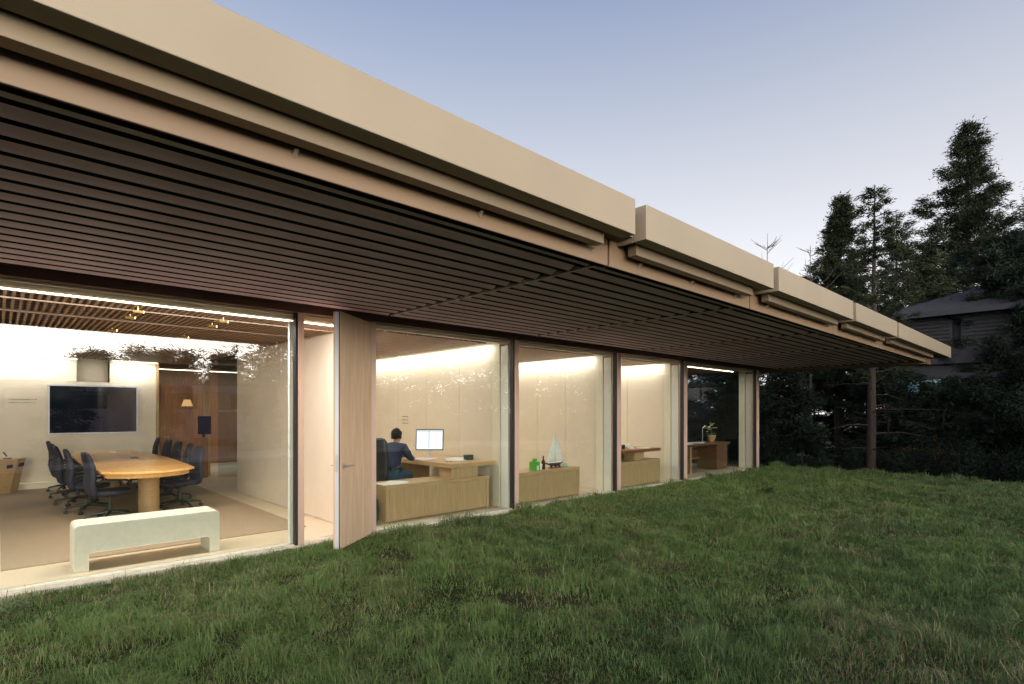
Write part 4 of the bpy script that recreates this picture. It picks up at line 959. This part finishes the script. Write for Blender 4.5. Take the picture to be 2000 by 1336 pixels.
w = 19; conifer('redwood_tree', at(1702, w, -1.0), top(362, w) + 1.0, 1.75, 'thin open crowned redwood with spiky bare top', group=G, seed=17, base=0.34, leafn=13000, leaf=0.13, trunk_r=0.17, limbs_per_m=9, clump=0.10, droop=-0.25, power=0.8, sparse=0.8, bare_low=22, shape=lambda s: (1 - s) ** 0.55 * 0.8)
w = 30; conifer('redwood_tree', at(1748, w, -2.6), top(420, w) + 2.6, 2.1, 'slender redwood between the spiky tree and the tallest one', group=G, seed=21, base=0.35, leafn=42000, leaf=0.15, trunk_r=0.18, limbs_per_m=10, clump=0.15, droop=-0.05, power=0.45)
w = 20; conifer('fir_tree', at(1958, w, -1.0), top(455, w) + 1.0, 3.5, 'dark fir with a grey trunk at the right, in front of the house', group=G, seed=25, base=0.07, leafn=130000, leaf=0.15, trunk_r=0.17, limbs_per_m=8, m=M_['needles2'], clump=0.17, droop=0.02, power=0.55, bare_low=4)
w = 31; conifer('redwood_tree', at(1815, w, -3), top(470, w) + 3, 2.6, 'low dark redwood left of the tallest one', group=G, seed=29, base=0.3, leafn=34000, leaf=0.24, trunk_r=0.2, limbs_per_m=5, clump=0.24)
# bare young tree above the roof
def bare_tree(loc, H, label, seed):
    rg = random.Random(seed); t_ = thing('bare_tree', loc, label, 'tree')
    tr = build('trunk', MB().tube([(0, 0, 0), (.03, 0, H * .5), (0, .03, H * .8), (.02, 0, H)], [.07, .045, .022, .006], 8), M_['twig'], t_, local=True)
    mb = MB()
    for k in range(16):
        z = H * rg.uniform(.72, .97); a = rg.uniform(0, 6.28); L = (H - z) * .4 + rg.uniform(.15, .4); c, s_ = math.cos(a), math.sin(a)
        p1 = (c * L * .6, s_ * L * .6, z + L * rg.uniform(.1, .4)); p2 = (c * L + rg.uniform(-.08, .08), s_ * L + rg.uniform(-.08, .08), z + L * rg.uniform(.55, .95))
        mb.tube([(0, 0, z), p1, p2], [.014, .010, .004], 4, cap=False)
        for q in range(4):
            b = a + rg.uniform(-.9, .9); l2 = rg.uniform(.12, .28); v = rg.uniform(.3, 1)
            o_ = (p1[0] * v, p1[1] * v, z + (p1[2] - z) * v); mb.tube([o_, (o_[0] + l2 * math.cos(b), o_[1] + l2 * math.sin(b), o_[2] + l2 * .7)], [.007, .003], 3, cap=False)
    tag(build('twigs', mb, M_['twig'], tr, local=True), kind='stuff')
w = 22; bare_tree(at(1499, w, -1.6), top(455, w) + 1.6, 'bare young tree whose twigs show above the roof edge', 4)
w = 23; bare_tree(at(1583, w, -1.6), top(478, w) + 1.6, 'bare thin branch left of the dense pointed redwood', 6)
# lower evergreens under the roof line
lows = [(1352, 23, 690, 2.3), (1405, 26, 680, 2.5), (1440, 20.5, 715, 1.9), (1500, 23, 690, 2.3), (1545, 20.5, 705, 1.9), (1590, 27, 670, 2.6), (1668, 26, 640, 2.3), (1740, 21, 705, 2.0), (1795, 23, 735, 2.0),
        (1845, 20, 745, 1.7), (1900, 21.5, 590, 2.2), (2010, 19, 640, 2.3), (2060, 22, 560, 2.6), (1290, 25, 700, 2.4)]
where = ['seen through the corner office, left', 'seen through the corner office, middle', 'seen through the corner office, beside the orchid', 'just right of the corner post', 'between the corner post and the left trunk', 'far back between the corner post and the left trunk', 'between the two bare lower trunks', 'just right of the thick trunk', 'in front of the pale lit wall', 'under the far tip of the roof', 'behind the grey fir trunk', 'at the right edge of the lawn', 'outermost at the right, behind the lawn', 'farthest left beyond the glass offices']
for i, ((px, w, ty, rr), wh) in enumerate(zip(lows, where)):
    gz = -1.3 - 0.35 * max(0, w - 20)
    conifer('young_redwood', at(px, w, max(gz, -3)), top(ty, w) - max(gz, -3), rr, 'dark young redwood ' + wh, group='young redwoods beyond the lawn', seed=40 + i, base=0.04, leafn=30000, leaf=0.17,
            trunk_r=0.08, limbs_per_m=9, m=M_['needles2'], clump=0.17, power=0.35, droop=0.05, shape=lambda s: (1 - s) ** 0.5 * 0.9 + 0.1)
# low shrubs along the lawn's far edge
def shrub(loc, r, h, m, label, seed, n=5000, leaf=.07):
    rg = np.random.RandomState(seed); t_ = thing('shrub', loc, label, 'shrub', 'shrubs along the far edge of the lawn')
    P = rg.normal(0, 1, (n, 3)); P /= np.linalg.norm(P, axis=1)[:, None]; P *= (rg.rand(n) ** 0.4)[:, None] * (0.8 + 0.35 * np.sin(P[:, :1] * 5 + seed) * np.cos(P[:, 1:2] * 4))
    P = P * np.array([r, r, h / 2]) + np.array([0, 0, h * .5])
    d_ = rg.normal(0, 1, (n, 3)); d_ /= np.linalg.norm(d_, axis=1)[:, None]; s_ = np.cross(d_, rg.normal(0, 1, (n, 3))); s_ /= np.linalg.norm(s_, axis=1)[:, None]
    l = leaf * rg.uniform(.6, 1.3, n)[:, None]
    V = np.stack([P - s_ * l * .3, P + s_ * l * .3, P + d_ * l], 1).reshape(-1, 3)
    tag(npmesh('foliage', V, np.arange(n * 3).reshape(-1, 3), m, t_), kind='stuff')
    mb = MB()
    for k in range(6): a_ = k * 1.05; mb.tube([(0, 0, 0), (r * .5 * math.cos(a_), r * .5 * math.sin(a_), h * .6)], [.02, .006], 4)
    build('stem', mb, M_['twig'], t_, local=True)
shrub(at(1820, 20, -1.2), 1.3, 1.9, M_['autumn'], 'rust orange leafed shrub beneath the pale lit wall', 2)
for i, (px, w, r_, h_, lb) in enumerate(((1560, 18.6, 1.1, 1.1, 'dark shrub left of the left bare trunk'), (1672, 19.5, .9, 1.2, 'dark shrub between the two bare trunks'), (1760, 19, 1.2, 1.3, 'dark shrub right of the thick trunk'), (1880, 18.0, 1.3, 1.5, 'dark shrub left of the grey fir trunk'), (1990, 17.2, 1.2, 1.4, 'dark shrub at the right end of the lawn edge'), (1500, 19.5, 1.2, 1.1, 'dark shrub just right of the corner post'))):
    shrub(at(px, w, -.9), r_, h_, M_['needles2'], lb, 60 + i)

# ------------------------------------------------------------------ the slate roofed house beyond the trees
hs = thing('neighbouring_house', (28, 0, -3), 'grey shingle roofed house with dark louvers behind the trees at the right', 'house')
X0 = 26.0
def wallband(name, y0, y1, z0, z1, m, dx=0.0, parent=hs): return build(name, MB().box(X0 - dx, X0 + 0.25, y0, y1, z0, z1), m, parent)
build('wall', MB().box(X0 + .26, 36, -7.9, 5.3, -3, 5.3), M_['stucco'], hs)
wallband('wall_band', -7.9, 5.3, 3.42, 4.22, M_['stucco'], .02)
wallband('wall_band', -7.9, 5.3, 1.2, 2.12, M_['stucco'], .02)
wallband('trim_board', -8.0, 5.4, 5.12, 5.30, M_['trim'], .10)
wallband('trim_board', -8.0, 5.4, 2.86, 3.05, M_['louver'], .10)
for (a, b) in ((3.55, 5.0), (1.7, 3.3), (-0.3, 1.4), (-2.4, -.6)):
    lv = wallband('louver_frame', a, b, 4.24, 5.10, M_['louver'], 0)
    for k in range(6): build('louver_blade', MB().add([(X0 - .09, a + .05, 4.28 + k * .135), (X0 - .09, b - .05, 4.28 + k * .135), (X0 - .01, b - .05, 4.37 + k * .135), (X0 - .01, a + .05, 4.37 + k * .135), (X0 - .09, a + .05, 4.30 + k * .135), (X0 - .09, b - .05, 4.30 + k * .135)], [(0, 1, 2, 3), (0, 4, 5, 1), (4, 3, 2, 5)]), M_['shingle'], lv)
wn = wallband('window', 3.75, 5.25, 2.18, 2.84, M_['winlit'], .0); build('window_frame', MB().box(X0 - .05, X0 - .001, 4.48, 4.53, 2.18, 2.84), M_['louver'], wn)
for a, b in ((1.2, 3.1), (-1.5, .6)):
    wn = wallband('window', a, b, 2.18, 2.84, M_['darkwin'], .0); build('window_frame', MB().box(X0 - .05, X0 - .001, (a + b) / 2 - .03, (a + b) / 2 + .03, 2.18, 2.84), M_['trim'], wn)
for a, b in ((3.6, 5.2), (.8, 2.9)): wallband('window', a, b, -.9, 1.15, M_['darkwin'], .0)
# hipped roof, with courses of shingles as ledges
rf = MB(); rows = 11
A0, A1, B0, B1 = X0 - .7, 38.5, -9.5, 6.2
for k in range(rows):
    s0, s1 = k / rows, (k + 1) / rows; z0 = 5.32 + 2.2 * s0; z1 = 5.32 + 2.2 * s1 + .035
    i0, i1 = 5.6 * s0, 5.6 * s1
    c0 = [(A0 + i0, B0 + i0, z0), (A0 + i0, B1 - i0, z0), (A1 - i0, B1 - i0, z0), (A1 - i0, B0 + i0, z0)]; c1 = [(A0 + i1, B0 + i1, z1), (A0 + i1, B1 - i1, z1), (A1 - i1, B1 - i1, z1), (A1 - i1, B0 + i1, z1)]
    rf.add(c0 + c1, [(0, 4, 5, 1), (1, 5, 6, 2), (2, 6, 7, 3), (3, 7, 4, 0)] + ([(4, 7, 6, 5)] if k == rows - 1 else []) + ([(0, 1, 2, 3)] if k == 0 else []))
rfo = build('roof', rf, M_['shingle'], hs)
build('fascia_board', MB().box(A0 - .04, A0 - .002, B0, B1, 5.16, 5.36), M_['louver'], hs)
build('roof_vent', MB().box(30.4, 30.7, 2.3, 3.6, 7.30, 7.42), M_['trim'], rfo)

# ------------------------------------------------------------------ what stands behind the camera and shows in the glass
h2 = thing('opposite_house', (0, -20, -1), 'mauve shingled flat roofed house mirrored in the conference room glass', 'house')
YB = -17.0
build('wall', MB().box(-26, 20, YB - 8, YB - 1.2, -1.5, 2.6), M_['mauve'], h2)
build('parapet', MB().box(-26.4, 20.4, YB - 8.4, YB, 2.6, 2.92), M_['mauve'], h2); build('roof_edge', MB().box(-26.5, 20.5, YB - 8.5, YB + .04, 2.922, 2.97), M_['trim'], h2)
build('balcony_wall', MB().box(-26, 20, YB - .18, YB, 0.2, 1.75), M_['mauve'], h2)
build('balcony_floor', MB().box(-26, 20, YB - 1.19, YB - .181, 0.2, .4), M_['mauve'], h2)
for i, x in enumerate((-9, -5.5, -2, 1.5, 5.2, 9.0, 13, 17)):
    wn = build('window', MB().box(x, x + 2.2, YB - 1.18, YB - 1.12, 1.75, 2.4), M_['darkwin'], h2)
    build('window_frame', MB().box(x - .06, x + 2.26, YB - 1.115, YB - 1.08, 2.41, 2.55).box(x + 1.0, x + 1.1, YB - 1.115, YB - 1.08, 1.76, 2.4), M_['trim'], wn)
    wn = build('window', MB().box(x + .3, x + 1.3, YB - 1.18, YB - 1.12, -1.4, .0), M_['darkwin'], h2); build('window_frame', MB().box(x + .2, x + .295, YB - 1.17, YB - 1.05, -1.4, .1).box(x + 1.305, x + 1.4, YB - 1.17, YB - 1.05, -1.4, .1), M_['trim'], wn)
tl = thing('table_lamp', (6.9, YB - 1.0, 1.75), 'lit table lamp in the window of the mauve house, seen mirrored', 'lamp')
build('lamp_shade', MB().lathe([(.26, .12), (.14, .45)], (6.9, YB - .95, 1.78), 14), M_['lamplit'], tl); build('lamp_foot', MB().lathe([(.08, 0), (.03, .12)], (6.9, YB - .95, 1.76), 10), M_['plastic'], tl)
GB = 'evergreens behind the viewer, mirrored in the glass'
for i, (x, y, H, rr) in enumerate(((-1.2, -9.5, 4.2, 1.3), (1.6, -10.5, 4.4, 1.25), (4.2, -10, 4.0, 1.15), (8.5, -12, 5.0, 1.5), (13.0, -11, 5.5, 1.6))):
    conifer('garden_conifer', (x, y, -1.4), H, rr, 'small garden conifer before the mauve house, number %s from the left, seen mirrored' % ['one', 'two', 'three', 'four', 'five'][i], group=GB, seed=80 + i, base=.05, leafn=12000, leaf=.16, trunk_r=.08, limbs_per_m=8, m=M_['needles2'], clump=.16, power=.7)
mt = [(-60, 42, 700, 3.2), (15, 43, 712, 3.0), (80, 42, 706, 3.4), (162, 40, 690, 1.5), (198, 41, 686, 1.6), (236, 44, 716, 2.2), (268, 40, 682, 1.9), (318, 41, 690, 1.3), (340, 38, 684, 2.6), (360, 42, 705, 2.4), (432, 40, 693, 1.3), (452, 43, 697, 1.4), (520, 36, 672, 3.4), (590, 40, 655, 3.6), (680, 36, 640, 3.8), (760, 34, 640, 3.6), (850, 33, 650, 3.6), (930, 33, 640, 3.6), (1010, 34, 655, 3.8), (1090, 33, 640, 3.8), (1180, 34, 650, 4), (1270, 34, 645, 4), (1370, 34, 650, 4.4)]
ords = ['first', 'second', 'third', 'fourth', 'fifth', 'sixth', 'seventh', 'eighth', 'ninth', 'tenth', 'eleventh', 'twelfth', 'thirteenth', 'fourteenth', 'fifteenth', 'sixteenth', 'seventeenth', 'eighteenth', 'nineteenth', 'twentieth', 'twenty first', 'twenty second', 'last']
for i, (px, w, ty, rr) in enumerate(mt):
    x, y, _ = at(px, w, 0)
    conifer('distant_tree', (x, 13.16 - y, -2), top(ty, w) + 2, rr, 'tall tree beyond the mauve house, %s from the left in the mirrored row' % ords[i], group='trees beyond the mauve house', seed=100 + i, base=.2 if px < 560 else .06, leafn=9000 if px < 560 else 17000, leaf=.34 if px < 560 else .28,
            trunk_r=.16, limbs_per_m=7, m=M_['needles3'], clump=.38, power=.4)
print('tris', sum(sum(len(p.vertices) - 2 for p in m.polygons) if len(m.polygons) < 5000 else len(m.polygons) for m in bpy.data.meshes))
print('objects', len(bpy.data.objects), 'polys', sum(len(o.data.polygons) for o in bpy.data.objects if o.type == 'MESH'))
